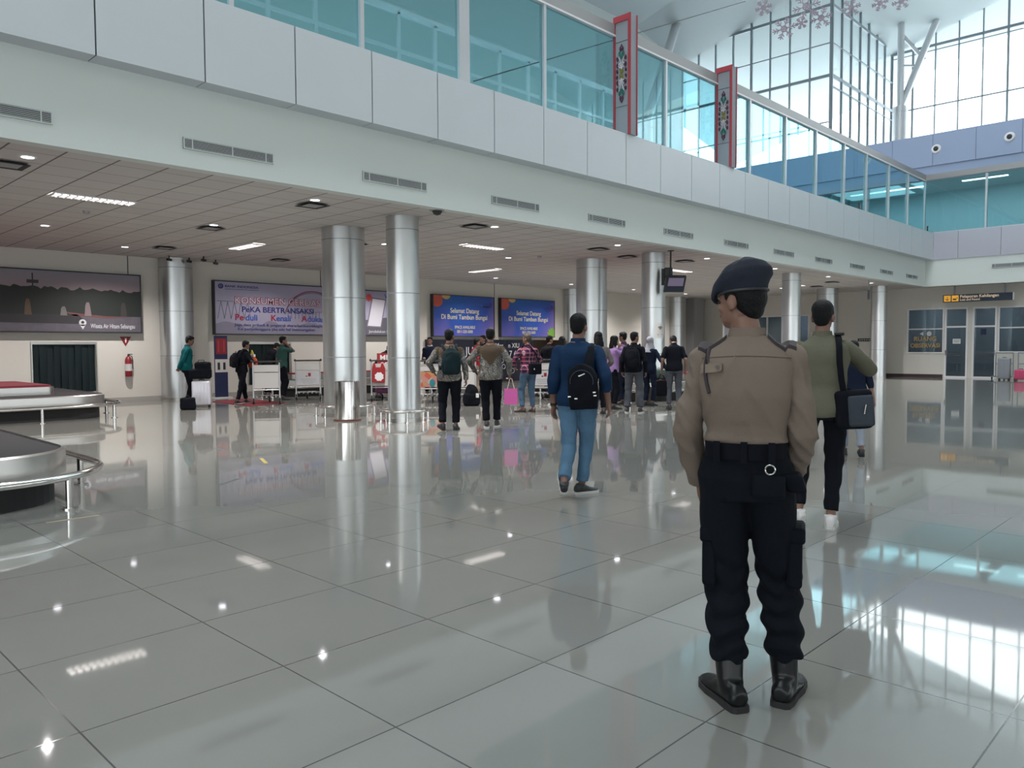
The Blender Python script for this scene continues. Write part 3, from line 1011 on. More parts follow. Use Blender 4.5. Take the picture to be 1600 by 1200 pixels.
def board(label, x0, x1, z0, z1, panel, t=0.14, frame=None, cat='billboard', group='large billboards on the baggage wall'):
    r = thing('billboard', label, cat, (x0, BY, z0), group=group)
    W, H = x1 - x0, z1 - z0
    b = MB(); b.box(0, W, 0.012, t, 0, H); b.build('box', M['black'], r)
    b = MB()
    f = 0.03
    b.box(0, f, -0.012, 0.012, 0, H); b.box(W - f, W, -0.012, 0.012, 0, H); b.box(f, W - f, -0.012, 0.012, 0, f); b.box(f, W - f, -0.012, 0.012, H - f, H)
    b.build('frame', frame or M['black'], r)
    b = MB(); b.box(f, W - f, 0.0, 0.012, f, H - f); b.build('printed_panel', panel, r)
    return r, W, H
def panelmat(name, stops, axis=2, rough=0.35, emit=0.0, noise_=0.0, scale=1.5):
    m = mat(name, (0.5, 0.5, 0.5), rough)
    k = NT(m)
    c = k.sep(k.tc.outputs['Object'])
    v = k.math('DIVIDE', c[axis], scale)
    if noise_:
        n = k.n('TexNoise'); n.inputs['Scale'].default_value = 1.2
        k.l(k.tc.outputs['Object'], n.inputs['Vector'])
        v = k.math('ADD', v, k.math('MULTIPLY', k.math('SUBTRACT', n.outputs['Fac'], 0.5), noise_))
    col = k.ramp(v, stops)
    k.l(col, k.b.inputs['Base Color'])
    if emit:
        k.l(col, k.b.inputs['Emission Color']); k.b.inputs['Emission Strength'].default_value = emit
    return m
rnd = random.Random(5)
# 1: dusk river photograph
r, W, H = board('wide dark billboard with a dusk river photo, leftmost on the wall', 1.6, 8.05, 1.79, 3.31,
    panelmat('dusk_sky_print', [(0.0, (0.13, 0.12, 0.15)), (0.3, (0.17, 0.14, 0.17)), (0.6, (0.25, 0.17, 0.18)), (1.0, (0.19, 0.18, 0.22))]), group='large billboards on the baggage wall')
tree = [(0.03, 0.42)]
for k in range(90):
    x = 0.03 + (W - 0.06) * k / 89
    q = k / 89
    tree.append((x, 1.15 - 0.12 * q + 0.05 * sin(k * 1.3) * 0.5 + rnd.random() * 0.05))
tree.append((W - 0.03, 0.42))
art('treeline_print', tree, mat('print_dark_green', (0.014, 0.019, 0.017), 0.6), r, -0.003, 0.003)
art('water_print', rect(0.03, W - 0.03, 0.03, 0.42), mat('print_water', (0.1, 0.09, 0.11), 0.6, var=0.3, vscale=6), r, -0.003, 0.003)
dk = mat('print_dark', (0.028, 0.025, 0.03), 0.6)
art('jetty_print', [(0.03, 0.25), (5.0, 0.22), (5.1, 0.3), (4.9, 0.45), (2.0, 0.42), (0.03, 0.4)], dk, r, -0.006)
art('boat_print', [(4.6, 0.52), (4.8, 0.42), (5.6, 0.37), (6.2, 0.4), (5.6, 0.42), (5.0, 0.47)], mat('print_boat', (0.14, 0.05, 0.05), 0.6), r, -0.006)
art('tower_print', rect(3.93, 3.96, 1.05, 1.42) + [], dk, r, -0.006); art('tower_top_print', rect(3.82, 4.07, 1.18, 1.26), dk, r, -0.0065)
for x, h, mt in ((3.83, 0.38, (0.2, 0.13, 0.08)), (5.15, 0.34, (0.4, 0.3, 0.32)), (4.6, 0.22, (0.3, 0.28, 0.28)), (6.0, 0.36, (0.08, 0.07, 0.07))):
    mm = mat('print_figure', tuple(q * 0.5 for q in mt), 0.6)
    art('figure_print', [(x - 0.08, 0.42), (x + 0.08, 0.42), (x + 0.05, 0.42 + h * 0.75), (x + 0.03, 0.42 + h), (x - 0.03, 0.42 + h), (x - 0.06, 0.42 + h * 0.75)], mm, r, -0.008)
wt = mat('print_white', (0.55, 0.55, 0.58), 0.6)
art('pin_print', disc(5.02, 0.25, 0.085) , wt, r, -0.009); art('pin_tail_print', [(4.95, 0.2), (5.09, 0.2), (5.02, 0.08)], wt, r, -0.009); art('pin_hole_print', disc(5.02, 0.26, 0.035), dk, r, -0.012)
text('Wisata Air Hitam Sebangau', 0.155, 5.2, 0.12, wt, r, y=-0.012, align='LEFT', sx=0.62 * 1.0, bold=0.01)
# 2: consumer billboard
lil = panelmat('lilac_print', [(0, (0.30, 0.28, 0.38)), (0.5, (0.36, 0.34, 0.46)), (1, (0.31, 0.29, 0.41))])
r, W, H = board('lilac consumer advice billboard left of the thick silver column', 10.02, 14.45, 1.77, 3.3, lil)
nav = mat('print_navy', (0.03, 0.035, 0.2), 0.5); crim = mat('print_crimson', (0.35, 0.02, 0.06), 0.5); blu = mat('print_blue', (0.05, 0.1, 0.42), 0.5)
gry = mat('print_grey', (0.23, 0.215, 0.29), 0.6); whi = mat('print_pale', (0.6, 0.58, 0.65), 0.5)
art('ground_print', [(0.03, 0.03)] + [(0.03 + 4.37 * k / 40, 0.26 + 0.1 * sin(k * 0.5) + 0.08 * rnd.random()) for k in range(41)] + [(4.4, 0.03)], gry, r, -0.002, 0.002)
ringart('arch_print', 3.15, 0.35, 1.0, 0.012, crim, r, -0.004, 30, 0.45, pi - 0.35); ringart('arch_print', 3.15, 0.28, 1.02, 0.02, gry, r, -0.003, 30, 0.45, pi - 0.35)
b = MB()
for k in range(5): b.tube([(0.1 + 0.2 * k, -0.002, 0.45), (0.2 + 0.2 * k, -0.002, 0.95)], 0.008, 5); b.tube([(0.3 + 0.2 * k, -0.002, 0.45), (0.2 + 0.2 * k, -0.002, 0.95)], 0.008, 5)
for k in range(12): b.tube([(2.3 + 0.12 * k, -0.002, 0.5), (2.3 + 0.12 * k, -0.002, 0.72)], 0.008, 5)
b.tube([(0.1, -0.002, 0.95), (1.1, -0.002, 0.95)], 0.01, 5); b.tube([(2.2, -0.002, 0.72), (3.8, -0.002, 0.72)], 0.01, 5)
b.build('bridge_print', gry, r)
ringart('round_logo', 0.2, 1.37, 0.06, 0.014, nav, r); text('B', 0.1, 0.2, 1.335, nav, r, y=-0.008, bold=0.03)
text('BANK INDONESIA', 0.1, 0.32, 1.34, nav, r, y=-0.008, align='LEFT', sx=1.25)
b = MB(); b.box(0.32, 1.35, -0.008, -0.004, 1.29, 1.3); b.build('underline', nav, r)
text('KONSUMEN CERDAS', 0.27, 2.0, 0.9, crim, r, y=-0.008, bold=0.042, sx=1.1); text('KONSUMEN CERDAS', 0.27, 2.0, 0.9, whi, r, y=-0.014, bold=-0.004, sx=1.1)
text('PeKA BERTRANSAKSI', 0.22, 2.0, 0.66, nav, r, y=-0.01, bold=0.02, sx=1.15)
for s_, x, l2 in (('P', 0.6, 'e'), ('K', 1.72, ''), ('A', 2.75, '')):
    text(s_ + l2, 0.25, x, 0.42, crim, r, y=-0.01, align='LEFT', bold=0.02, sx=1.1)
for s_, x in (('duli', 0.92), ('enali', 1.9), ('dukan', 2.95)):
    text(s_, 0.24, x, 0.42, blu, r, y=-0.01, align='LEFT', bold=0.02, sx=1.1)
text('Jaga data pribadi & jangan di share/berikan/dibagikan', 0.115, 2.1, 0.25, nav, r, y=-0.01, sx=1.25); text('Ke penyelenggara jika ada hal mencurigakan', 0.115, 1.95, 0.13, nav, r, y=-0.01, sx=1.25)
ringart('warning_ring', 3.78, 0.98, 0.25, 0.022, crim, r); text('!', 0.5, 3.78, 0.8, crim, r, y=-0.01, bold=0.03)
text('KE', 0.24, 4.02, 0.82, crim, r, y=-0.012, bold=0.03, align='LEFT'); text('JU', 0.24, 3.85, 0.6, crim, r, y=-0.012, bold=0.03, align='LEFT')
text('Generasi', 0.15, 3.5, 0.42, nav, r, y=-0.01, align='LEFT', sx=1.2); text('Masa', 0.15, 3.6, 0.26, nav, r, y=-0.01, align='LEFT', sx=1.2)
# 3: phone billboard
r, W, H = board('lilac billboard with a big phone picture between the two front silver columns', 14.55, 17.1, 1.77, 3.27, lil)
art('floor_print', [(0.03, 0.03), (W - 0.03, 0.03), (W - 0.03, 0.5), (1.5, 0.62), (0.03, 0.45)], mat('print_charcoal', (0.1, 0.095, 0.12), 0.6), r, -0.002, 0.002)
art('phone_print', [(0.62, 0.3), (1.2, 0.27), (1.42, 1.22), (0.84, 1.27)], mat('print_phone_edge', (0.16, 0.15, 0.2), 0.5), r, -0.005)
art('phone_screen_print', [(0.66, 0.33), (1.17, 0.31), (1.37, 1.18), (0.87, 1.22)], whi, r, -0.009)
for k, cx in enumerate((0.72,)):
    pts = []
    for j in range(24):
        a = 2 * pi * j / 24; q = 0.15 if j % 2 else 0.09
        pts.append((cx + q * cos(a), 1.3 - 0.05 + q * sin(a)))
    art('burst_print', pts, mat('print_red', (0.5, 0.05, 0.05), 0.5), r, -0.012)
text('VERSI', 0.2, 1.35, 1.25, blu, r, y=-0.01, align='LEFT', bold=0.02)
text('Jendelakan Kamera', 0.13, 0.7, 0.1, whi, r, y=-0.01, align='LEFT', sx=1.2)
# 4, 5: blue welcome screens
bl = mat('blue_screen_image', (0.03, 0.08, 0.35), 0.25)
k = NT(bl)
n = k.n('TexNoise'); n.inputs['Scale'].default_value = 0.5; n.inputs['Detail'].default_value = 1; n.inputs['Distortion'].default_value = 0.8
k.l(k.tc.outputs['Object'], n.inputs['Vector'])
c = k.sep(k.tc.outputs['Object'])
v = k.math('ADD', k.math('MULTIPLY', n.outputs['Fac'], 1.0), k.math('MULTIPLY', c[2], -0.28))
col = k.ramp(v, [(0.0, (0.010, 0.075, 0.27)), (0.3, (0.022, 0.055, 0.25)), (0.5, (0.10, 0.085, 0.28)), (0.75, (0.21, 0.14, 0.29))])
k.l(col, k.b.inputs['Base Color']); k.l(col, k.b.inputs['Emission Color']); k.b.inputs['Emission Strength'].default_value = 0.10
yel = mat('screen_yellow_text', (0.42, 0.39, 0.28), 0.5, emit=(0.6, 0.55, 0.4), estr=0.08)
orn1 = mat('screen_orange', (0.33, 0.06, 0.04), 0.5, emit=(0.6, 0.1, 0.06), estr=0.06); gld = mat('screen_gold', (0.5, 0.33, 0.12), 0.5); lime = mat('screen_lime', (0.13, 0.27, 0.04), 0.5, emit=(0.2, 0.42, 0.06), estr=0.06)
for q, (x0, x1, lab) in enumerate(((18.0, 21.05, 'blue welcome screen, left of the pair'), (21.4, 24.55, 'blue welcome screen with a lime corner, right of the pair'))):
    r, W, H = board(lab, x0, x1, 1.76, 3.27, bl, 0.14, group='blue welcome screens')
    art('orange_blob', [(0.03, H - 0.03), (0.03, H - 0.42)] + [(0.18 + 0.28 * cos(a), H - 0.25 + 0.2 * sin(a)) for a in [-1.9 + 0.25 * j for j in range(10)]] + [(0.45, H - 0.03)], orn1, r)
    art('gold_blob', [(0.42, H - 0.03)] + [(0.62 + 0.2 * cos(a), H - 0.03 - 0.14 * sin(a)) for a in [pi - pi * j / 10 for j in range(11)]], gld, r, -0.008)
    text('Selamat Datang', 0.24, W / 2, 0.87, yel, r, y=-0.008, bold=0.012, sx=0.95); text('Di Bumi Tambun Bungai', 0.24, W / 2, 0.64, yel, r, y=-0.008, bold=0.012, sx=0.98)
    text('SPACE AVAILABLE', 0.15, W / 2, 0.3, yel, r, y=-0.008, bold=0.01, sx=0.85); text('0811-520-5000', 0.15, W / 2, 0.14, yel, r, y=-0.008, bold=0.01, sx=0.85)
    b = MB(); b.box(W - 0.6, W - 0.22, -0.008, 0, H - 0.42, H - 0.34); b.box(W - 0.22, W - 0.1, -0.008, 0, H - 0.35, H - 0.2); b.build('corner_logo', nav, r)
    if q:
        pts = []
        for j in range(24):
            a = 2 * pi * j / 24; g = 0.3 if j % 2 else 0.22
            pts.append((min(W - 0.03, W - 0.18 + g * cos(a)), max(0.03, 0.12 + g * sin(a))))
        art('lime_burst', pts, lime, r)
# black information wall under the screens
r = thing('information_wall', 'black information panel with white lettering behind the two batik men', 'panel', (17.75, YW - 0.1, 0))
b = MB(); b.box(0, 5.55, 0, 0.09, 0.05, 1.66); b.build('panel', mat('gloss_black_panel', (0.012, 0.012, 0.022), 0.2), r)
text('JU', 0.42, 1.85, 1.1, offw := mat('white_print', (0.5, 0.5, 0.52), 0.5), r, y=-0.003, align='LEFT')
text('Mer', 0.26, 3.4, 1.35, offw, r, y=-0.003, align='LEFT'); text('n XIU', 0.26, 4.1, 1.35, offw, r, y=-0.003, align='LEFT'); text('7 6', 0.34, 4.15, 1.0, offw, r, y=-0.003, align='LEFT')
b = MB(); b.box(4.2, 4.9, -0.003, 0, 0.9, 0.92); b.build('rule_line', offw, r)
for cx, cz in ((3.75, 0.85), (3.85, 0.62), (4.1, 0.7), (3.7, 0.4), (4.35, 0.45)):
    ringart('round_sign', cx, cz, 0.09, 0.008, offw, r, -0.002, 18)

# curtains and rims of the conveyor openings
for k, (x0, x1, z0, z1) in enumerate(OPEN[:2]):
    r = thing('strip_curtain', ['dark green plastic strip curtain in the left conveyor opening', 'dark strip curtain in the conveyor opening behind the phone caller'][k], 'curtain', (x0, YW, z0), group='conveyor opening curtains')
    W = x1 - x0
    b = MB(); b.box(-0.03, W + 0.03, -0.02, 0.0, z1 - z0, z1 - z0 + 0.06); b.box(-0.03, 0, -0.02, 0, 0, z1 - z0); b.box(W, W + 0.03, -0.02, 0, 0, z1 - z0); b.build('steel_rim', M['steelr'], r)
    for j in range(9):
        a, c_ = W * j / 9, W * (j + 1) / 9
        b = MB()
        rings = []
        for zz in (z1 - z0, 0.7, 0.35, 0.02):
            off = 0.05 + 0.02 * sin(j * 2.3 + zz * 3)
            rings.append([V((a + 0.004, off, zz)), V(((a + c_) / 2, off - 0.018, zz)), V((c_ + 0.01, off, zz)), V((c_ + 0.01, off + 0.006, zz)), V(((a + c_) / 2, off - 0.012, zz)), V((a + 0.004, off + 0.006, zz))])
        b.loft(rings); b.build('strip', M['darkteal'], r, True)

# extinguisher and its sign
r = thing('fire_extinguisher', 'red fire extinguisher hanging on the wall beside the curtained opening', 'fire extinguisher', (7.7, YW - 0.12, 0.66))
b = MB(); b.lathe([(0.001, 0), (0.07, 0.0), (0.085, 0.03), (0.085, 0.42), (0.06, 0.5), (0.03, 0.53), (0.001, 0.53)], 24); b.build('cylinder', M['red'], r, True)
b = MB(); b.cyl((0, 0, 0.52), (0, 0, 0.57), 0.025); b.box(-0.015, 0.1, -0.012, 0.012, 0.57, 0.59); b.build('valve', M['black'], r)
b = MB(); b.tube([(0.02, 0, 0.56), (0.09, 0, 0.52), (0.11, 0, 0.4), (0.1, 0, 0.2)], 0.012, 8); b.build('hose', M['rubber'], r, True)
b = MB(); b.lathe([(0.087, 0.15), (0.0875, 0.15), (0.0875, 0.33), (0.087, 0.33)], 24); b.build('label_sticker', M['offwhite'], r)
b = MB(); b.box(-0.03, 0.03, 0.06, 0.12, 0.3, 0.4); b.build('bracket', M['black'], r)
r = thing('extinguisher_sign', 'small red triangular sign above the fire extinguisher', 'sign', (7.68, YW - 0.02, 1.58))
b = MB(); b.prism([(-0.14, 0.12), (0.14, 0.12), (0, -0.12)], 0, 0.02); b.build('plate', M['red'], r)
b = MB(); b.prism([(-0.02, 0.08), (0.03, 0.08), (0.01, -0.04), (-0.01, -0.04)], -0.004, 0); b.build('pictogram', M['white'], r)

# small cameras on the ceiling near the wall column
for k, (px, py) in enumerate(((252, 402), (283, 405), (305, 403), (324, 408))):
    p = gp(px, py, HC)
    r = thing('security_camera', '%s small black camera from the left on the ceiling by the wall column' % ORD[k], 'camera', (p.x, p.y - 0.5, HC), 0.6, 'small cameras by the wall column')
    b = MB(); b.cyl((0, 0, 0), (0, 0, -0.07), 0.02); b.build('bracket', M['black'], r)
    b = MB(); b.tube([(-0.08, 0, -0.1), (0.08, 0, -0.1)], 0.035, 12); b.build('body', M['black'], r, True)

# roll-up banner board
r = thing('banner_board', 'narrow red and blue banner board against the wall beside the silver suitcase', 'banner', (9.83, 20.95, 0), 0.0)
b = MB(); b.box(0, 0.36, 0, 0.05, 0, 1.73); b.build('board', M['navy'], r)
b = MB(); b.box(0.03, 0.33, -0.004, 0, 1.22, 1.66); b.build('red_field', M['red'], r)
b = MB(); b.box(0.0, 0.36, -0.004, 0, 0.72, 1.08); b.build('pale_field', M['offwhite'], r)
b = MB()
for q in (0.1, 0.26):
    b.box(q - 0.02, q + 0.02, -0.008, -0.004, 1.28, 1.6)
b.build('pale_stripe', M['finred'], r)
b = MB()
for q in (0.1, 0.26):
    b.box(q - 0.035, q + 0.035, -0.008, -0.004, 0.79, 0.99)
b.build('device_picture', M['black'], r)
b = MB(); b.box(-0.08, 0.44, -0.12, 0.17, 0, 0.03); b.build('foot', M['offwhite'], r)
b = MB(); pa, pb, pc, pd = gp(330, 628), gp(392, 635), gp(447, 630), gp(385, 623)
b.hprism([(q.x, q.y) for q in (pa, pb, pc, pd)], 0.0, 0.012)
tag(b.build('floor_mat', M['redfab']), 'dark red mat on the floor beneath the man with the orange bag', 'mat')

# ------------------------------------------------------------------ carousels
def rrect(x0, x1, y0, y1, r, n=10):
    pts = []
    for cx, cy_, a0 in ((x1 - r, y1 - r, 0), (x0 + r, y1 - r, pi / 2), (x0 + r, y0 + r, pi), (x1 - r, y0 + r, 1.5 * pi)):
        for i in range(n + 1):
            a = a0 + i * pi / 2 / n
            pts.append((cx + r * cos(a), cy_ + r * sin(a)))
    return pts
def ringmesh(b, outer, inner, z0, z1, zi0=None, zi1=None):
    zi0 = z0 if zi0 is None else zi0; zi1 = z1 if zi1 is None else zi1
    rings = [[V((x, y, z0)) for x, y in outer], [V((x, y, z1)) for x, y in outer], [V((x, y, zi1)) for x, y in inner], [V((x, y, zi0)) for x, y in inner]]
    return b.loft(rings, closed=True)
def carousel(label, x0, x1, y0, y1, R=0.75, bw=0.85, red=True, posts=None, rail=(1, 1, 1, 1), isl=0.16):
    cx, cy_ = (x0 + x1) / 2, (y0 + y1) / 2
    t = thing('baggage_carousel', label, 'baggage carousel', (cx, cy_, 0), group='baggage carousels')
    def rr(ins):
        return rrect(x0 - cx + ins, x1 - cx - ins, y0 - cy_ + ins, y1 - cy_ - ins, max(0.12, R - ins))
    b = MB(); b.loft([[V((x, y, 0)) for x, y in rr(0.1)], [V((x, y, 0.25)) for x, y in rr(0.1)]]); b.build('plinth', M['rubber'], t)
    b = MB(); ringmesh(b, rr(0.0), rr(0.035), 0.25, 0.46, 0.27, 0.475); b.build('side_skirt', M['steelr'], t, True)
    b = MB(); ringmesh(b, rr(0.035), rr(bw), 0.3, 0.455, 0.3, 0.475); b.build('belt', M['belt'], t)
    b = MB(); b.loft([[V((x, y, 0.3)) for x, y in rr(bw)], [V((x, y, 0.46 + isl)) for x, y in rr(bw)]]); b.build('island', M['steelr'], t)
    if red:
        b = MB(); b.loft([[V((x, y, 0.46 + isl)) for x, y in rr(bw + 0.02)], [V((x, y, 0.5 + isl)) for x, y in rr(bw + 0.05)]]); b.build('island_cover', M['redfab'], t)
    pts = [(x, y, 0.28) for x, y in rr(-0.28)]
    b = MB(); b.tube(pts, 0.032, 10, closed=True); b.build('bumper_rail', M['steel'], t, True)
    per = 0
    last = None
    for x, y, z in pts + [pts[0]]:
        if last is not None:
            seg = V((x, y, 0)) - V((last[0], last[1], 0))
            L = seg.length
            while per <= L:
                q = V((last[0], last[1], 0)) + seg * (per / L if L else 0)
                b = MB(); b.cyl(q, q + V((0, 0, 0.27)), 0.03, n=14); b.cyl(q, q + V((0, 0, 0.012)), 0.06, n=16)
                b.build('rail_post', M['steel'], t, True)
                per += 1.45
            per -= L
        last = (x, y, z)
    return t
carousel('near baggage carousel with black belt cut off by the left edge', -1.7, 2.36, 7.55, 13.0)
carousel('left wall baggage carousel under the strip curtain', 0.6, 5.75, 16.7, 21.2, isl=0.17)
carousel('distant baggage carousel between the columns behind the crowd', 16.0, 19.8, 10.85, 15.2, bw=0.5)
carousel('narrow baggage carousel along the wall behind the phone caller', 11.3, 16.5, 19.75, 21.15, R=0.5, bw=0.45)

# ------------------------------------------------------------------ signs and monitor
r = thing('hanging_sign', 'black and yellow Lost and Found sign hanging from two rods', 'sign', (35.7, 9.83, 3.12), -pi / 2)
sgb = mat('sign_dark_blue', (0.025, 0.035, 0.06), 0.3); sgy = mat('sign_yellow', (0.75, 0.36, 0.03), 0.4, emit=(0.8, 0.4, 0.05), estr=0.35); sgt = mat('sign_cream_text', (0.7, 0.55, 0.4), 0.4, emit=(0.8, 0.6, 0.4), estr=0.3)
b = MB(); b.box(0, 2.48, 0, 0.14, 0, 0.3); b.build('box', sgb, r)
b = MB(); b.box(2.48, 2.51, -0.01, 0.15, 0, 0.3); b.build('end_cap', M['white'], r)
b = MB(); b.box(0.04, 0.29, -0.006, 0, 0.03, 0.27); b.build('yellow_field', sgy, r)
b = MB(); b.box(0.33, 0.58, -0.006, 0, 0.03, 0.27); b.build('yellow_field', sgy, r)
b = MB(); b.prism([(0.155, 0.22), (0.175, 0.22), (0.175, 0.1), (0.23, 0.15), (0.23, 0.12), (0.165, 0.06), (0.1, 0.12), (0.1, 0.15), (0.155, 0.1)], -0.01, -0.006); b.build('arrow', sgb, r)
b = MB(); b.box(0.37, 0.5, -0.01, -0.006, 0.08, 0.14); b.box(0.52, 0.54, -0.01, -0.006, 0.12, 0.2); b.build('suitcase_pictogram', sgb, r)
text('Pelaporan Kehilangan', 0.165, 0.63, 0.16, sgt, r, y=-0.004, align='LEFT', bold=0.01, sx=0.97); text('Lost and Found', 0.12, 0.63, 0.045, sgt, r, y=-0.004, align='LEFT', bold=0.008, sx=0.95)
b = MB()
for q in (0.38, 2.18): b.box(q, q + 0.05, 0.05, 0.1, 0.3, HC - 3.12)
b.build('rod', M['aludark'], r)

r = thing('hanging_sign', 'dark sign seen edge-on hanging from the ceiling right of the waving man', 'sign', (30.4, 10.9, 3.1), atan2(10.9, 30.4))
b = MB(); b.box(-0.5, 0.5, -0.04, 0.04, 0, 0.3); b.build('box', sgb, r)
b = MB(); b.box(-0.3, -0.26, -0.02, 0.02, 0.3, 0.7); b.box(0.26, 0.3, -0.02, 0.02, 0.3, 0.7); b.build('rod', M['aludark'], r)

mp = V((17.2, 10.95, 0))
r = thing('hanging_monitor', 'tilted black monitor hanging from a rod left of the beret', 'monitor', (mp.x, mp.y, 2.72), atan2(mp.y, mp.x) - pi / 2 + 0.35)
tl = Matrix.Rotation(radians(28), 3, 'X')
tf = lambda p: tl @ p
b = MB(); b.rbox(-0.26, 0.26, 0, 0.09, 0.0, 0.46, 0.015, tf); b.build('case', M['black'], r)
b = MB(); b.box(-0.23, 0.23, -0.006, 0.0, 0.04, 0.43, tf); b.build('screen', mat('monitor_glass', (0.02, 0.03, 0.05), 0.05), r)
b = MB(); b.box(-0.2, 0.2, -0.009, -0.006, 0.2, 0.42, tf); b.build('picture', mat('monitor_picture', (0.16, 0.13, 0.2), 0.3, emit=(0.2, 0.16, 0.25), estr=0.25), r)
b = MB(); b.box(-0.25, 0.25, -0.008, 0, 0.0, 0.03, tf); b.build('chin', M['steelr'], r)
b = MB(); b.cyl((-0.08, 0.02, 0.36), (-0.08, 0.02, HC - 2.72), 0.022); b.box(-0.14, -0.02, -0.05, 0.09, HC - 2.72 - 0.02, HC - 2.72); b.build('rod', M['black'], r)

r = thing('wall_speaker', 'black loudspeaker on a bracket high on the slim column left of the monitor', 'speaker', (17.13, 11.42, 3.02), atan2(11.4, 17.1) - pi / 2)
b = MB(); b.rbox(0.19, 0.4, -0.16, 0.02, 0, 0.36, 0.03); b.build('cabinet', M['black'], r)
b = MB(); b.box(0.12, 0.2, -0.06, 0.0, -0.08, 0.34); b.build('bracket', M['black'], r)
r = thing('wifi_notice', 'small paper wifi notice taped to the slim column behind the crowd', 'notice', (17.12, 11.57, 1.6))
cxc, cyc, rr_ = 17.4, 11.7, 0.309
a0 = atan2(-cyc, -cxc) + 0.62
def cylpt(u, z, d=0.0):
    a = a0 + u / rr_
    return V((cxc + (rr_ + d) * cos(a) - 17.12, cyc + (rr_ + d) * sin(a) - 11.57, z - 1.6))
b = MB()
for k in range(6):
    u0, u1 = -0.14 + 0.28 * k / 6, -0.14 + 0.28 * (k + 1) / 6
    A = [cylpt(u0, 1.6), cylpt(u1, 1.6), cylpt(u1, 1.98), cylpt(u0, 1.98)]
    B = [cylpt(u0, 1.6, .003), cylpt(u1, 1.6, .003), cylpt(u1, 1.98, .003), cylpt(u0, 1.98, .003)]
    b.loft([A, B])
b.build('paper', M['offwhite'], r)
b = MB()
for R_ in (0.03, 0.06, 0.09):
    b.tube([cylpt(R_ * sin(q), 1.8 + R_ * cos(q), 0.006) for q in [-0.8 + 0.2 * j for j in range(9)]], 0.007, 5)
b.tube([cylpt(-0.08, 1.68, .006), cylpt(0.08, 1.68, .006)], 0.006, 5)
b.build('wifi_symbol', M['black'], r)

# waste bin
r = thing('waste_bin', 'tall polished steel cylinder bin in front of the thick silver column', 'bin', (8.50, 12.62, 0))
b = MB(); b.lathe([(0.001, 0.03), (0.235, 0.03), (0.235, 0.74), (0.225, 0.745), (0.215, 0.74), (0.215, 0.55), (0.001, 0.55)], 40); b.build('body', M['steel'], r, True)
b = MB(); b.lathe([(0.001, 0), (0.26, 0), (0.26, 0.025), (0.235, 0.035), (0.001, 0.035)], 40); b.build('base_ring', mat('rusty_brown_base', (0.1, 0.04, 0.03), 0.6), r, True)

# black tape marks on the floor
for k, (x0_, y0_, x1_, y1_, mt, lab) in enumerate(((343, 758, 372, 748, 'seam', 'short black tape mark on the floor in the middle left'), (336, 700, 354, 704, 'seam', 'thin dark tape mark farther back on the floor'), (408, 716, 416, 724, 'y', 'small yellow tape mark on the floor'), (72, 817, 155, 805, 'b', 'long faded brown tape strip on the floor by the near carousel'))):
    p, q = gp(x0_, y0_), gp(x1_, y1_)
    d = (q - p).normalized(); n_ = V((-d.y, d.x, 0)) * 0.022
    mm = M['seam'] if mt == 'seam' else mat('faded_tape', (0.4, 0.3, 0.06) if mt == 'y' else (0.2, 0.17, 0.1), 0.5)
    b = MB(); b.hprism([(v_.x, v_.y) for v_ in (p - n_, q - n_, q + n_, p + n_)], 0.0, 0.0015)
    tag(b.build('tape_mark', mm), lab, 'tape', 'tape marks on the floor')

# flood light on the fascia corner
for k, (px, xx) in enumerate(((1457, None), (1342, None))):
    p = V((34.95, 10.25, ZF1)) if k == 0 else V((27.6, 10.25, ZF1))
    r = thing('flood_light', ['small black flood light on the fascia at the inner corner', 'small black flood light on the fascia halfway to the corner'][k], 'flood light', p, 0.3, 'flood lights on the fascia')
    b = MB(); b.rbox(-0.13, 0.13, -0.03, 0.03, 0.06, 0.26, 0.015); b.build('housing', M['black'], r)
    b = MB(); b.box(-0.09, 0.09, -0.036, -0.03, 0.1, 0.22); b.build('lens', M['offwhite'], r)
    b = MB(); b.box(-0.02, 0.02, -0.02, 0.02, 0, 0.08); b.build('bracket', M['black'], r)
# ------------------------------------------------------------------ people
def ik(a, t, l1, l2, pole):
    d = t - a
    L = min(d.length, (l1 + l2) * 0.999)
    L = max(L, abs(l1 - l2) + 0.01)
    u = d.normalized()
    t = a + u * L
    q = (l1 * l1 - l2 * l2 + L * L) / (2 * L)
    h = sqrt(max(0, l1 * l1 - q * q))
    p = V(pole)
    p = p - u * p.dot(u)
    p = p.normalized() if p.length > 1e-5 else u.orthogonal().normalized()
    return a + u * q + p * h, t

def interp(pts, rs, n):
    """smooth path through joints with radii"""
    out, ro = [], []
    for i in range(len(pts) - 1):
        for k in range(n):
            t = k / n
            out.append(pts[i].lerp(pts[i + 1], t)); ro.append(rs[i] * (1 - t) + rs[i + 1] * t)
    out.append(pts[-1]); ro.append(rs[-1])
    return out, ro

def capsule(b, pts, rs, n=14):
    b.tube(pts, rs, n)
    for p, r in zip(pts, rs):
        b.ell(p, (r * 0.985,) * 3, n=12, m=8)

def noisefold(amp, fx, fz, seed=0):
    def f(co):
        return amp * noise.noise(V((co.x * fx + seed, co.y * fx, co.z * fz + seed)))
    return f

SKINS = {}
def cloth(name, col, rough=0.85, var=0.12):
    key = (name, col)
    if key not in SKINS:
        SKINS[key] = mat(name, col, rough, bump=0.12, bscale=45, var=var, vscale=9, spec=0.15)
    return SKINS[key]

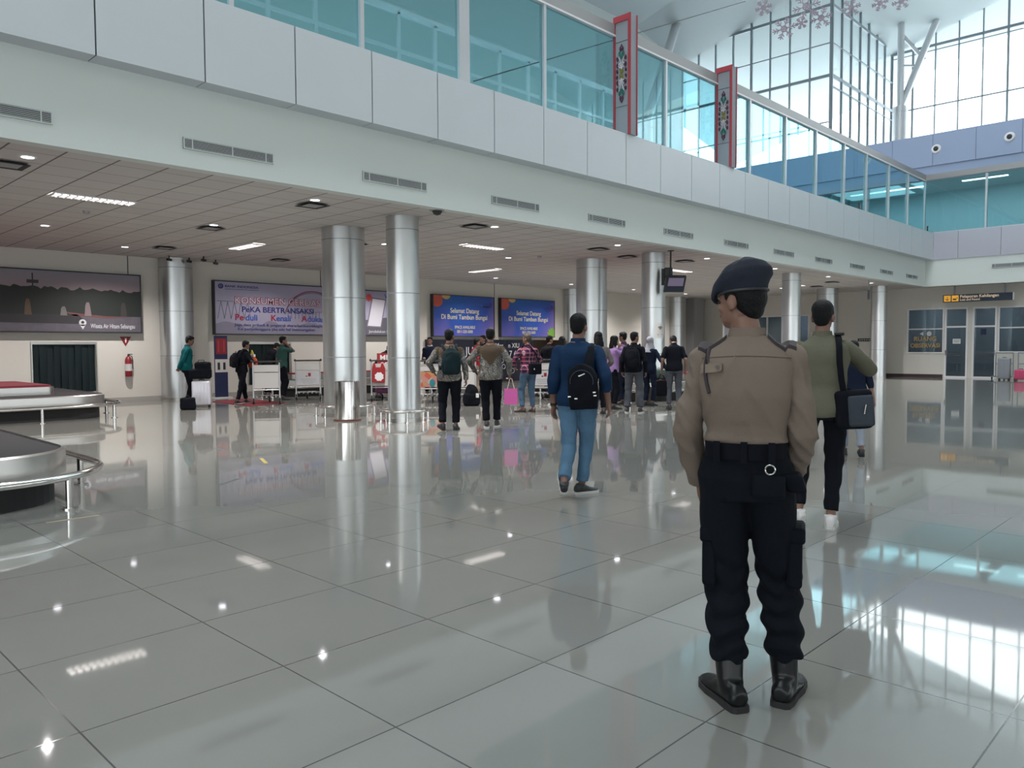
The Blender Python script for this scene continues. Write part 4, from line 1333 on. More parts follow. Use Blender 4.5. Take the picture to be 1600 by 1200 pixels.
def person(label, loc, H=1.68, yaw=0.0, **k):
    """yaw 0: facing straight away from the camera; positive turns to the left. Local +y is forward, +x the person's right."""
    g = k.get
    s = H / 1.70
    loc = V((loc[0], loc[1], 0))
    rz = atan2(loc.y, loc.x) - pi / 2 + yaw
    root = thing('person', label, 'person', loc, rz, g('group', 'people waiting in the baggage hall'))
    vox = g('vox', 0.012) 
    w_ = g('bulk', 1.0)
    lean, side = radians(g('lean', 3)), radians(g('side', 0))
    twist = radians(g('twist', 0))
    def bend(p):
        p = V(p)
        t = max(0, min(1, (p.z - 0.92) / 0.3))
        q = p - V((0, 0, 0.95))
        q = Matrix.Rotation(twist * t, 3, 'Z') @ q
        q = Matrix.Rotation(-lean * t, 3, 'X') @ q
        q = Matrix.Rotation(side * t, 3, 'Y') @ q
        return q + V((0, 0, 0.95))
    # head frame
    neck = bend((0, 0.0, 1.46))
    hy, hp, hr = radians(g('head_yaw', 0)), radians(g('head_pitch', 0)), radians(g('head_roll', 0))
    HR = Matrix.Rotation(twist, 3, 'Z') @ Matrix.Rotation(-lean, 3, 'X') @ Matrix.Rotation(hy, 3, 'Z') @ Matrix.Rotation(-hp, 3, 'X') @ Matrix.Rotation(hr, 3, 'Y')
    hb = neck + HR @ V((0, 0.015, 0.04))
    hs = g('head', 1.0)
    def ht(p):           # head-local (origin at top of neck, z up, y forward)
        return hb + HR @ (V(p) * hs)
    # shoulders and arms
    J = {}
    L1, L2 = 0.29, 0.25
    for sd, sx in (('L', -1), ('R', 1)):
        sh = bend((sx * 0.166 * w_, 0, 1.362))
        a = g('arm' + sd, None)
        if a is None:
            a = (sx * 0.25, 0.04, 0.87)
        wr = V(a[:3])
        if g('armrel', True) and len(a) < 4:
            pass
        pole = g('pole' + sd, (sx * 0.35, -1, 0.1))
        el, wr = ik(sh, wr, L1, L2, pole)
        J[sd] = (sh, el, wr)
    Lg = {}
    for sd, sx in (('L', -1), ('R', 1)):
        hip = V((sx * 0.093 * w_, 0, 0.89))
        f = g('foot' + sd, (sx * 0.1, 0, 0, 0, sx * -8))   # x, y, lift, pitch, yaw
        ank = V((f[0], f[1], 0.08 + f[2]))
        kn, ank = ik(hip, ank, 0.425, 0.405, g('knee' + sd, (sx * 0.1, 1, 0)))
        Lg[sd] = (hip, kn, ank, f)
    tors = [(0.84, .150, .105, 0), (0.90, .168, .118, -.005), (0.97, .163, .112, 0), (1.06, .147, .098, .005), (1.15, .155, .104, .005), (1.25, .172, .112, 0), (1.33, .176, .112, -.005), (1.385, .158, .094, -.008), (1.425, .105, .075, -.005), (1.46, .066, .062, 0)]
    def torso(b, z0, z1, off, flare=0.0, blouse=None, belly=0.0):
        rings = []
        zs = [z0 + (z1 - z0) * i / 16 for i in range(17)]
        for z in zs:
            for i in range(len(tors) - 1):
                if tors[i][0] <= z <= tors[i + 1][0] or i == len(tors) - 2:
                    t = (z - tors[i][0]) / (tors[i + 1][0] - tors[i][0])
                    A, B = tors[i], tors[i + 1]
                    break
            if z < tors[0][0]:
                A = B = tors[0]; t = 0
            hw = (A[1] * (1 - t) + B[1] * t) * w_; hd = (A[2] * (1 - t) + B[2] * t) * w_; yy = A[3] * (1 - t) + B[3] * t
            o_ = off * (1 if z < 1.38 else max(0.3, (1.46 - z) / 0.08))
            if flare and z < 1.2: 
                o_ += flare * (1.2 - z) / 0.35
            if blouse: o_ += blouse(z)
            hd2 = hd + belly * max(0, 1 - abs(z - 1.05) / 0.2)
            ring = []
            for q in range(28):
                a = 2 * pi * q / 28
                ca, sa = cos(a), sin(a)
                e = 0.85
                x = (hw + o_) * (abs(ca) ** e) * (1 if ca >= 0 else -1)
                y = ((hd2 if sa > 0 else hd) + o_) * (abs(sa) ** e) * (1 if sa >= 0 else -1) + yy
                ring.append(bend((x, y, z)))
            rings.append(ring)
        b.loft(rings)
    # ---------------- body: one continuous surface with head, arms and hands
    b = MB()
    torso(b, 0.87, 1.46, -0.012)
    for sd in 'LR':
        hip, kn, ank, f = Lg[sd]
        pts, rs = interp([hip, kn, ank], [0.082, 0.05, 0.034], 3)
        capsule(b, pts, rs, 12)
        b.ell(ank + V((0, 0.01, -0.03)), (0.03, 0.04, 0.028))
    up = bend((0, 0, 1.5)) - bend((0, 0, 1.4))
    b.tube([bend((0, -0.008, 1.40)), neck, hb + HR @ V((0, -0.005, 0.03))], [0.062, 0.056, 0.053], 16)
    hv = lambda p: hb + HR @ (V(p) * hs)
    rt = HR
    def he(c, r, rot=None):
        b.ell(hv(c), tuple(q * hs for q in r), n=20, m=14, rot=(rt @ rot) if rot else rt)
    he((0, 0.003, 0.125), (0.073, 0.09, 0.093))
    he((0, 0.028, 0.06), (0.060, 0.066, 0.070))
    he((0, 0.058, 0.018), (0.034, 0.032, 0.026))            # chin
    he((0, 0.045, 0.03), (0.052, 0.045, 0.032))            # jaw
    he((0, 0.083, 0.118), (0.05, 0.012, 0.014))            # brow
    he((0, 0.079, 0.045), (0.024, 0.018, 0.014))           # mouth
    b.loft([[hv(p) for p in ring] for ring in (
        [(-.007, .085, .112), (.007, .085, .112), (.006, .095, .110), (-.006, .095, .110)],
        [(-.011, .082, .085), (.011, .082, .085), (.009, .108, .082), (-.009, .108, .082)],
        [(-.017, .080, .070), (.017, .080, .070), (.011, .112, .072), (-.011, .112, .072)],
        [(-.014, .080, .063), (.014, .080, .063), (.008, .100, .064), (-.008, .100, .064)])])
    for sx in (-1, 1):
        he((sx * 0.075, -0.004, 0.085), (0.010, 0.020, 0.032), Matrix.Rotation(sx * -0.3, 3, 'Z'))
        he((sx * 0.071, 0.006, 0.066), (0.009, 0.010, 0.014))
        he((sx * 0.04, 0.066, 0.075), (0.022, 0.016, 0.018))   # cheek
    for sd, sx in (('L', -1), ('R', 1)):
        sh, el, wr = J[sd]
        pts, rs = interp([sh, el, wr], [0.052 * w_, 0.038, 0.027], 4)
        capsule(b, pts, rs, 12)
        hand(b, el, wr, sx, g('curl' + sd, g('curl', 0.5)), g('thumb' + sd, None), fine=g('fine', False))
    body = fuse(b, 'body', g('skin', M['skin']), root, g('bvox', 0.009), 2, s)
    # eyes, brows and lips
    if g('face', True):
        b = MB()
        for sx in (-1, 1):
            b.ell(hv((sx * 0.03, 0.083, 0.102)), (0.011 * hs, 0.008 * hs, 0.006 * hs), rot=rt, n=10, m=6)
        b.build('eyes', EYE, root, True, scale=s)
        b = MB()
        for sx in (-1, 1):
            b.tube([hv((sx * 0.014, 0.093, 0.118)), hv((sx * 0.03, 0.093, 0.123)), hv((sx * 0.047, 0.083, 0.118))], 0.0035, 6)
        b.build('eyebrows', M['hair'], root, True, scale=s)
        b = MB(); b.ell(hv((0, 0.094, 0.045)), (0.02 * hs, 0.006 * hs, 0.006 * hs), rot=rt, n=12, m=6)
        b.build('lips', LIP, root, True, scale=s)
    # ---------------- trousers
    pm = g('pants', cloth('black_trouser_cloth', (0.0035, 0.005, 0.009)))
    if g('legs', True):
        b = MB()
        pr = g('prad', (0.098, 0.075, 0.062, 0.058))       # hip, knee, calf, hem
        torso(b, 0.82, g('waist', 0.99), 0.010)
        hem = g('hem', 0.05)
        for sd in 'LR':
            hip, kn, ank, f = Lg[sd]
            calf = kn.lerp(ank, 0.45)
            end = kn.lerp(ank, 1.0 - hem / 0.4)
            pts, rs = interp([hip + V((0, 0, 0.02)), hip.lerp(kn, 0.45), kn, calf, end], [pr[0] * w_, (pr[0] * 0.55 + pr[1] * 0.45) * (0.5 + w_ / 2), pr[1], pr[2], pr[3]], 4)
            capsule(b, pts[:-1], rs[:-1], 16)
            b.tube([pts[-2], pts[-1]], rs[-2:], 18)
        fuse(b, 'trousers', pm, root, vox, 3, s, g('pfold', noisefold(0.012, 7, 13, H * 10)))
    # ---------------- shirt
    sm = g('shirt', cloth('shirt_cloth', (0.2, 0.2, 0.2)))
    b = MB()
    hemz = g('hemz', 0.86)
    torso(b, hemz, 1.455, g('soff', 0.016), g('flare', 0.012), g('blouse'), g('belly', 0.0))
    sl = g('sleeve', 1.0)
    sr = g('srad', (0.063, 0.054, 0.042))
    for sd in 'LR':
        sh, el, wr = J[sd]
        if sl >= 0.99:
            P = [sh, el, wr]; R_ = [sr[0] * w_, sr[1], sr[2]]
        elif sl > 0.5:
            P = [sh, el, el.lerp(wr, (sl - 0.5) * 2)]; R_ = [sr[0] * w_, sr[1], sr[2] + 0.004]
        else:
            P = [sh, sh.lerp(el, sl * 2)]; R_ = [sr[0] * w_, sr[1] + 0.006]
        pts, rs = interp(P, R_, 4)
        bs = MB()
        capsule(bs, pts[:-1], rs[:-1], 14)
        bs.tube([pts[-2], pts[-1]], rs[-2:], 16)
        fuse(bs, 'sleeve', g('sleeve_mat', sm), root, vox, 3, s, g('slfold', g('sfold', noisefold(0.014, 7, 10, H * 5))))
        b.ell(bend(V((0.13 * (1 if sd == 'R' else -1) * w_, 0, 1.362))), (0.07, 0.06, 0.045))
    fuse(b, g('shirt_name', 'shirt'), sm, root, vox, 3, s, g('sfold', noisefold(0.014, 6, 9, H * 7)))
    # collar
    if g('collar', True):
        b = MB()
        rings = []
        for z, r in ((1.432, 0.078), (1.455, 0.072), (1.487, 0.066), (1.487, 0.061), (1.44, 0.066)):
            rings.append([bend((r * cos(a) * 1.02, r * sin(a) * 1.0 + 0.004 * (1 - sin(a)) - 0.002, z - 0.022 * max(0, sin(a)))) for a in [2 * pi * q / 24 for q in range(24)]])
        b.loft(rings, closed=True)
        b.build('collar', g('collar_mat', sm), root, True, scale=s)
    # ---------------- hair
    style = g('hair', 'short')
    hm = g('hair_mat', M['hair'])
    b = MB()
    def hh(c, r, rot=None):
        b.ell(hv(c), tuple(q * hs for q in r), n=20, m=14, rot=(rt @ rot) if rot else rt)
    if style in ('short', 'cap'):
        hh((0, -0.012, 0.152), (0.081, 0.094, 0.078)); hh((0, -0.035, 0.115), (0.074, 0.066, 0.075)); hh((0, -0.045, 0.07), (0.058, 0.040, 0.05))
        hh((0, 0.035, 0.185), (0.06, 0.055, 0.035))
        for sx in (-1, 1): hh((sx * 0.068, 0.005, 0.125), (0.012, 0.03, 0.03))
    elif style == 'long':
        hh((0, -0.01, 0.145), (0.086, 0.1, 0.088)); hh((0, -0.05, 0.06), (0.085, 0.06, 0.11)); hh((0, -0.075, -0.05), (0.095, 0.045, 0.14))
        for sx in (-1, 1): hh((sx * 0.075, 0.0, 0.05), (0.02, 0.04, 0.1))
    elif style == 'hijab':
        hh((0, -0.012, 0.135), (0.092, 0.1, 0.1)); hh((0, 0.0, 0.03), (0.09, 0.09, 0.08))
        b.tube([hv((0, 0, 0.04)), hv((0, 0.0, -0.06)), bend((0, 0.01, 1.32))], [0.09, 0.12, 0.17], 20)
    elif style == 'beret':
        hh((0, -0.012, 0.14), (0.080, 0.094, 0.075)); hh((0, -0.035, 0.105), (0.074, 0.066, 0.072)); hh((0, -0.05, 0.06), (0.056, 0.034, 0.045))
        for sx in (-1, 1): hh((sx * 0.068, 0.012, 0.115), (0.011, 0.022, 0.025))
    ho = fuse(b, 'headscarf' if style == 'hijab' else 'hair', hm, root, 0.008, 2, s)
    if style == 'hijab':
        b = MB(); b.ell(hv((0, 0.06, 0.085)), (0.05 * hs, 0.04 * hs, 0.065 * hs), rot=rt); b.build('face', g('skin', M['skin']), root, True, scale=s)
    # ---------------- shoes
    shm = g('shoe', M['black'])
    for sd in 'LR':
        hip, kn, ank, f = Lg[sd]
        fr = Matrix.Rotation(radians(f[4]), 3, 'Z') @ Matrix.Rotation(radians(-f[3]), 3, 'X')
        def ft(p):
            return ank + fr @ V(p)
        S_ = g('shoe_size', 1.0)
        prof = [(-0.078, .028, -.062, .0), (-0.06, .036, -.078, .02), (-0.02, .038, -.08, .03), (0.03, .041, -.08, .012), (0.09, .047, -.08, -.018), (0.14, .045, -.078, -.03), (0.175, .034, -.072, -.036), (0.19, .016, -.062, -.045)]
        rings = []
        for y, hw, z0, z1 in prof:
            zt = z1
            ring = [ft((hw * S_ * cos(a) , y * S_, (z0 + zt) / 2 + (zt - z0) / 2 * sin(a) * (1.0))) for a in [2 * pi * q / 16 for q in range(16)]]
            rings.append(ring)
        b = MB(); b.loft(rings); b.tube([ft((0, -0.02, -0.03)), ft((0, -0.015, 0.02))], [0.044, 0.046], 14)
        if g('boots'):
            b.tube([ft((0, -0.01, -0.03)), ank, ank.lerp(kn, 0.5)], [0.046, 0.05, 0.064], 16)
        so = fuse(b, 'boot' if g('boots') else 'shoe', shm, root, 0.007, 2, s)
        b = MB()
        out = [(-0.085, .02), (-0.075, .034), (-0.03, .042), (0.03, .043), (0.09, .052), (0.15, .048), (0.185, .032), (0.198, .012)]
        lo = [ft((x * S_, y * S_, -0.08)) for y, x in out] + [ft((-x * S_, y * S_, -0.08)) for y, x in reversed(out)]
        hi = [ft((x * S_ * 0.98, y * S_, -0.056)) for y, x in out] + [ft((-x * S_ * 0.98, y * S_, -0.056)) for y, x in reversed(out)]
        b.loft([lo, hi])
        b.build('sole', g('sole', M['rubber']), so, scale=s)
    info = dict(root=root, J=J, Lg=Lg, bend=bend, hv=hv, HR=HR, s=s, rz=rz, loc=loc, neck=neck, tors=torso)
    return info

EYE = mat('dark_eye', (0.03, 0.02, 0.02), 0.2)
LIP = mat('brown_lips', (0.22, 0.08, 0.07), 0.5)

def hand(b, el, wr, sx, curl, thumb=None, fine=False):
    d = (wr - el).normalized()
    # palm faces the body; the thumb side points forward
    t = V(thumb) if thumb else V((0, 1, 0))
    t = (t - d * t.dot(d))
    t = t.normalized() if t.length > 1e-4 else d.orthogonal().normalized()
    n = t.cross(d) * sx
    if n.x * sx > 0 and not thumb:
        n = -n
    k = wr + d * 0.088
    b.loft([[c + t * (w2 * cos(a)) + n * (h2 * sin(a)) for a in [2 * pi * q / 12 for q in range(12)]] for c, w2, h2 in
            ((wr - d * 0.02, .026, .021), (wr + d * 0.01, .03, .02), (wr + d * 0.045, .040, .019), (wr + d * 0.08, .041, .016), (k, .037, .012))])
    for i, (off, L) in enumerate(((.030, .068), (.010, .078), (-.010, .072), (-.029, .056))):
        p = k - d * 0.012 + t * off
        c = curl * (1 + 0.12 * i)
        pts = [p]
        dirv = d.copy()
        for j, fr in enumerate((0.45, 0.32, 0.23)):
            a = c * (0.7, 1.0, 0.8)[j]
            dirv = (dirv * cos(a) + n * sin(a)).normalized()
            p = p + dirv * L * fr
            pts.append(p)
        capsule(b, pts, [.0098, .0092, .0085, .0075], 8)
    p = wr + d * 0.022 + t * 0.028
    q1 = p + (d * 0.6 + t * 0.65 + n * 0.2).normalized() * 0.038
    q2 = q1 + (d * 0.85 + t * 0.25 + n * 0.35).normalized() * 0.030
    q3 = q2 + (d * 0.9 + n * 0.45).normalized() * 0.022
    capsule(b, [p, q1, q2, q3], [.0145, .0115, .0100, .0085], 8)

def held(P, name, label, cat, off, group=None):
    """a thing carried by a person, its root at local point off"""
    s = P['s']
    R = Matrix.Rotation(P['rz'], 3, 'Z')
    o = V(off) * s
    return thing(name, label, cat, P['loc'] + R @ o, P['rz'], group)

def backpack(P, label, m, z0=0.98, z1=1.42, w=0.29, d=0.16, x=0.0, strap=True, back=-0.142, tilt=0.0, trim=None):
    r = held(P, 'backpack', label, 'backpack', (x, back, z0), 'backpacks worn in the hall')
    H_ = z1 - z0
    s = P['s']
    R = Matrix.Rotation(tilt, 3, 'Y')
    def tf(p): return R @ p
    b = MB()
    rings = []
    for t in [i / 12 for i in range(13)]:
        z = H_ * t
        ww = w / 2 * (0.86 + 0.2 * sin(pi * min(1, t * 1.25)) ** 0.7) * (1 if t < 0.8 else sqrt(max(0.05, 1 - ((t - 0.8) / 0.21) ** 2)))
        dd = d * (0.75 + 0.35 * sin(pi * t)) * (1 if t < 0.85 else 0.8)
        if t == 0: ww *= 0.85; dd *= 0.8
        rings.append([tf(V((ww * (abs(cos(a)) ** 0.7) * (1 if cos(a) > 0 else -1), -dd / 2 + dd / 2 * (abs(sin(a)) ** 0.7) * (1 if sin(a) > 0 else -1), z))) for a in [2 * pi * q / 28 for q in range(28)]])
    b.loft(rings)
    fuse(b, 'main_bag', m, r, 0.012, 3, s, noisefold(0.012, 9, 9, z0))
    b = MB()
    b.rbox(-w * 0.38, w * 0.38, -d * 1.12, -d * 0.8, H_ * 0.08, H_ * 0.5, 0.03, tf)
    b.build('front_pocket', m, r, True, scale=s)
    b = MB()
    b.tube([tf(V(q)) for q in ((-0.03, -0.02, H_ * 0.98), (-0.02, -0.02, H_ + 0.04), (0.02, -0.02, H_ + 0.04), (0.03, -0.02, H_ * 0.98))], 0.008, 6)
    b.build('grab_handle', m, r, True, scale=s)
    b = MB()
    b.tube([tf(V((w * 0.36 * cos(a), -d * 1.0 + 0.01, H_ * 0.52 + H_ * 0.33 * sin(a)))) for a in [pi * q / 12 for q in range(13)]], 0.004, 5)
    b.build('zip', trim or M['rubber'], r, True, scale=s)
    if strap:
        b = MB()
        for sx in (-1, 1):
            X = sx * w * 0.33
            pts = [P['bend']((X + x, back - 0.0, z1 - 0.04)), P['bend']((sx * 0.115, -0.09, 1.425)), P['bend']((sx * 0.12, 0.0, 1.452)), P['bend']((sx * 0.125, 0.10, 1.37)), P['bend']((sx * 0.14, 0.135, 1.25)), P['bend']((sx * 0.165, 0.05, 1.12)), P['bend']((sx * 0.15, back + 0.02, z0 + 0.1))]
            pts = [p - V((x, back, z0)) for p in pts]
            q, rr2 = interp([V(p) for p in pts], [0.022] * len(pts), 3)
            b.tube(q, rr2, 8)
        b.build('strap', m, r, True, scale=s)
    return r

# ================= the officer in the beret
khaki = cloth('khaki_uniform_cloth', (0.17, 0.135, 0.112), 0.85, 0.05)
blackc = cloth('black_uniform_cloth', (0.0035, 0.005, 0.009), 0.85, 0.2)
def slfold(co):
    z = co.z
    r_ = 1 - abs(noise.noise(V((co.x * 5 + 3, co.y * 6, z * 9 + co.x * 14))))
    return 0.010 * noise.noise(V((co.x * 8, co.y * 8, z * 12 + 8))) + 0.012 * (r_ ** 4 - 0.4)
def offold(co):
    z = co.z
    r_ = 1 - abs(noise.noise(V((co.x * 4 + 9, co.y * 3, z * 5 + abs(co.x) * 9))))
    v = 0.007 * (r_ ** 5 - 0.3) + 0.005 * noise.noise(V((co.x * 5, co.y * 5, z * 7)))
    v += 0.012 * max(0, 1 - abs(z - 1.02) / 0.09) * noise.noise(V((co.x * 4, co.y * 4, z * 30 + 3)))
    if abs(co.x) > 0.16:
        v += 0.010 * noise.noise(V((co.x * 9, co.y * 9, z * 16 + 8)))
    return v
def pafold(co):
    z = co.z
    low = max(0, min(1, (0.62 - z) / 0.2))
    v = 0.008 * noise.noise(V((co.x * 6, co.y * 6, z * 8)))
    v += 0.0085 * low * sin(z * 68 + 5 * noise.noise(V((co.x * 8, co.y * 8, z * 3))) + (1.5 if co.x > 0 else 0))
    return v
oloc = gp(1162, 1094)
P = person('police officer in dark beret, khaki shirt and black cargo trousers, seen from behind', oloc, 1.655, radians(-3),
    lean=1, bulk=0.95, head_yaw=58, head_pitch=4, shirt=khaki, pants=blackc, boots=True, shoe=mat('black_boot_leather', (0.004, 0.005, 0.006), 0.33, spec=0.35), shoe_size=1.12,
    hemz=0.985, waist=1.04, flare=0.0, soff=0.016, blouse=lambda z: -0.016 * max(0, 1 - abs(z - 1.02) / 0.12) + 0.016 * max(0, 1 - abs(z - 1.05) / 0.05) - 0.014 * max(0, 1 - abs(z - 0.99) / 0.03) + 0.012 * max(0, 1 - abs(z - 1.22) / 0.12),
    armL=(-0.185, 0.11, 0.855), poleL=(-1, -0.85, 0.0), armR=(0.165, 0.15, 0.875), poleR=(1, -1.6, 0.0), thumbL=(0.3, 0.6, 0.6), thumbR=(-0.3, 0.6, 0.6), curl=0.7,
    footL=(-0.05, -0.045, 0, 0, 32), footR=(0.155, 0.06, 0, 0, -12), prad=(0.104, 0.085, 0.076, 0.068), hem=0.09, srad=(0.064, 0.060, 0.047),
    vox=0.0085, bvox=0.006, hair='beret', sfold=offold, pfold=pafold, fine=True, slfold=slfold, group='uniformed men')
root, s, bend = P['root'], P['s'], P['bend']
# beret: band and a crown pulled down to the side of the face
bm_ = mat('dark_navy_beret_felt', (0.006, 0.010, 0.022), 0.9, bump=0.1, bscale=80)
b = MB()
rings = []
hv, HR = P['hv'], P['HR']
for z, rx, ry, cx, cy_ in ((0.128, 0.083, 0.098, 0, -0.006), (0.150, 0.085, 0.101, 0, -0.006), (0.158, 0.096, 0.116, 0.006, 0.004), (0.178, 0.106, 0.128, 0.010, 0.006), (0.205, 0.102, 0.122, 0.008, 0.0), (0.232, 0.078, 0.094, 0.004, -0.008), (0.246, 0.035, 0.045, 0.0, -0.012)):
    ring = []
    for q in range(36):
        a = 2 * pi * q / 36
        x, y = cx + rx * cos(a), cy_ + ry * sin(a)
        zz = z + (0.012 * noise.noise(V((x * 14, y * 14, z * 9))) if z > 0.155 else 0)
        fall = max(0, y - 0.02) * 0.62 if z > 0.155 else max(0, y) * 0.06      # falls towards the brow
        zz -= fall
        if y < -0.03 and z > 0.155: zz += 0.01
        ring.append(hv((x, y, zz)))
    rings.append(ring)
b.loft(rings)
fuse(b, 'beret', bm_, root, 0.006, 3, s)
b = MB(); b.tube([hv((0.0845 * cos(a), -0.006 + 0.1 * sin(a), 0.129 - 0.06 * max(0, 0.1 * sin(a)))) for a in [2 * pi * q / 36 for q in range(36)]], 0.0055, 8, closed=True)
b.build('beret_binding', M['black'], root, True, scale=s)
# belt with keepers, D-ring
beltm = mat('black_webbing_belt', (0.004, 0.005, 0.009), 0.8, spec=0.12)
b = MB()
def beltring(off, z):
    return [bend(((0.131 + off) * (abs(cos(a)) ** 0.85) * (1 if cos(a) > 0 else -1), (0.118 + off) * (abs(sin(a)) ** 0.85) * (1 if sin(a) > 0 else -1), z)) for a in [2 * pi * q / 40 for q in range(40)]]
b.loft([beltring(0.024, 0.985), beltring(0.026, 1.045), beltring(0.012, 1.045), beltring(0.012, 0.985)], closed=True)
b.build('belt', beltm, root, True, scale=s)
b = MB()
for x in (-0.1, 0.0, 0.1):
    b = MB(); b.box(x - 0.012, x + 0.012, -0.151, -0.138, 0.975, 1.055)
    b.build('belt_keeper', beltm, root, scale=s)
b = MB(); b.tube([(0.095 + 0.018 * cos(a), -0.15, 0.955 + 0.018 * sin(a)) for a in [2 * pi * q / 14 for q in range(14)]], 0.003, 6, closed=True)
b.build('metal_ring', M['steel'], root, True, scale=s)
# epaulettes, shoulder cord, back tab with button, yoke seam
ep = mat('dark_epaulette_cloth', (0.03, 0.022, 0.026), 0.8)
from mathutils.bvhtree import BVHTree
_v, _f = [], []
for o in root.children:
    if o.name.split('.')[0] in ('shirt', 'sleeve'):
        n0 = len(_v)
        _v += [v.co / s for v in o.data.vertices]
        _f += [[i + n0 for i in p_.vertices] for p_ in o.data.polygons]
BV = BVHTree.FromPolygons(_v, _f)
def snap(p, d, off):
    # drop a point onto the cloth along d, then lift it off by off
    p, d = V(p), V(d).normalized()
    h = BV.ray_cast(p - d * 0.25, d, 0.6)
    return (h[0] if h[0] else p) - d * off
DN, FW = (0, 0, -1), (0, 1, 0)
for sx in (-1, 1):
    b = MB()
    A = []
    for t in [i / 8 for i in range(9)]:
        x = sx * (0.078 + 0.105 * t)
        A.append([snap((x, y, 1.45), DN, dz) for y, dz in ((-0.038, -0.004), (0.024, -0.004), (0.024, 0.015), (-0.038, 0.015))])
    b.loft(A)
    b.build('epaulette', ep, root, True, scale=s)
pts = [snap((-0.14, y, 1.44), DN, 0.006) for y in (-0.02, -0.05, -0.08)] + [snap((x, -0.1, z), FW, 0.006) for x, z in ((-0.146, 1.385), (-0.150, 1.35), (-0.150, 1.31), (-0.143, 1.27), (-0.133, 1.235))]
b = MB(); b.tube(pts, 0.0075, 8)
b.build('shoulder_cord', ep, root, True, scale=s)
b = MB()
A = []
for t in [i / 6 for i in range(7)]:
    x = -0.17 + 0.085 * t
    zc = 1.327 + 0.010 * t
    w2 = 0.017 if t < 0.9 else 0.012
    A.append([snap((x, -0.1, zc + dz), FW, o_) for dz, o_ in ((-w2, -0.003), (w2, -0.003), (w2, 0.014), (-w2, 0.014))])
b.loft(A)
b.build('back_tab', cloth('khaki_tab_cloth', (0.20, 0.16, 0.13)), root, True, scale=s)
q = snap((-0.1, -0.1, 1.336), FW, 0.014)
b = MB(); b.tube([q, q - V((0, 0.005, 0))], 0.009, 14); b.build('button', mat('brown_button', (0.07, 0.05, 0.04), 0.4), root, True, scale=s)
b = MB()
b.tube([snap((x, -0.1, 1.372 + 0.006 * cos(x * 12)), FW, 0.0002) for x in [-0.165 + 0.33 * q_ / 22 for q_ in range(23)]], 0.002, 5)
b.build('yoke_seam', cloth('khaki_seam', (0.09, 0.07, 0.058)), root, True, scale=s)
# cargo and back pockets
for sd, sx in (('L', -1), ('R', 1)):
    hip, kn, ank, f = P['Lg'][sd]
    c = hip.lerp(kn, 0.72)
    b = MB(); b.rbox(c.x + sx * 0.062 - 0.022, c.x + sx * 0.062 + 0.034 * 1, c.y - 0.085, c.y + 0.075, c.z - 0.13, c.z + 0.07, 0.018)
    b.build('cargo_pocket', blackc, root, True, scale=s)
    b = MB(); b.rbox(c.x + sx * 0.066 - 0.026, c.x + sx * 0.066 + 0.04, c.y - 0.092, c.y + 0.08, c.z + 0.05, c.z + 0.115, 0.014)
    b.build('pocket_flap', blackc, root, True, scale=s)
b = MB(); b.rbox(0.03, 0.15, -0.142, -0.11, 0.845, 0.93, 0.012); b.build('back_pocket', blackc, root, True, scale=s)
b = MB(); b.rbox(0.135, 0.205, -0.09, 0.02, 0.86, 0.93, 0.014, lambda p: p + V(((0.93 - p.z) * 0.35, 0, 0))); b.build('hip_pocket_flap', blackc, root, True, scale=s)
# ================= other people
FAB = dict(
    olive=cloth('olive_green_shirt_cloth', (0.118, 0.116, 0.085)), denimshirt=cloth('dark_blue_denim_shirt', (0.008, 0.026, 0.068)),
    jeans=cloth('light_blue_denim', (0.085, 0.165, 0.26), 0.85, 0.35), jeans2=cloth('mid_blue_denim', (0.07, 0.12, 0.19), 0.85, 0.25),
    blk=cloth('black_cloth', (0.004, 0.005, 0.009)), navy=cloth('navy_cloth', (0.008, 0.013, 0.03)), teal=cloth('teal_sweater_cloth', (0.003, 0.085, 0.095)),
    green=cloth('dull_green_tee', (0.03, 0.08, 0.07)), redc=cloth('bright_red_shirt', (0.35, 0.012, 0.03)), lilac=cloth('lilac_shirt', (0.33, 0.2, 0.42)),
    purple=cloth('dark_purple_shirt', (0.08, 0.045, 0.09)), greyp=cloth('grey_trousers', (0.075, 0.08, 0.095)), beige=cloth('beige_trousers', (0.3, 0.25, 0.2)),
    palegrey=cloth('pale_grey_trousers', (0.27, 0.3, 0.36)), greyh=cloth('pale_grey_headscarf', (0.3, 0.3, 0.33)), taupe=cloth('taupe_shirt', (0.14, 0.12, 0.12)),
    wht=cloth('white_cloth', (0.5, 0.5, 0.5)))
ws = mat('white_sneaker', (0.62, 0.6, 0.6), 0.5); wsole = mat('white_rubber_sole', (0.55, 0.55, 0.53), 0.6)
brown = mat('brown_leather', (0.09, 0.05, 0.035), 0.45)

def batik_mat(name, zc):
    m = cloth(name, (0.1, 0.08, 0.06))
    k = NT(m)
    c = k.sep(k.tc.outputs['Object'])
    n = k.n('TexNoise'); n.inputs['Scale'].default_value = 5.0; n.inputs['Distortion'].default_value = 2.6; n.inputs['Detail'].default_value = 2
    k.l(k.tc.outputs['Object'], n.inputs['Vector'])
    pat = k.ramp(n.outputs['Fac'], [(0.0, (0.30, 0.27, 0.24)), (0.40, (0.33, 0.30, 0.26)), (0.43, (0.02, 0.02, 0.02)), (0.47, (0.20, 0.20, 0.21)), (0.53, (0.03, 0.03, 0.03)), (0.57, (0.22, 0.2, 0.17)), (0.72, (0.06, 0.05, 0.045))])
    lim = k.math('ADD', k.math('MULTIPLY', k.math('ABSOLUTE', c[0]), 1.15), zc)
    f = k.math('LESS_THAN', c[2], k.math('ADD', lim, k.math('MULTIPLY', n.outputs['Fac'], 0.12)))
    k.l(k.mix(f, (0.085, 0.06, 0.042), pat), k.b.inputs['Base Color'])
    return m
batik = batik_mat('brown_and_grey_batik_cloth', 1.0)
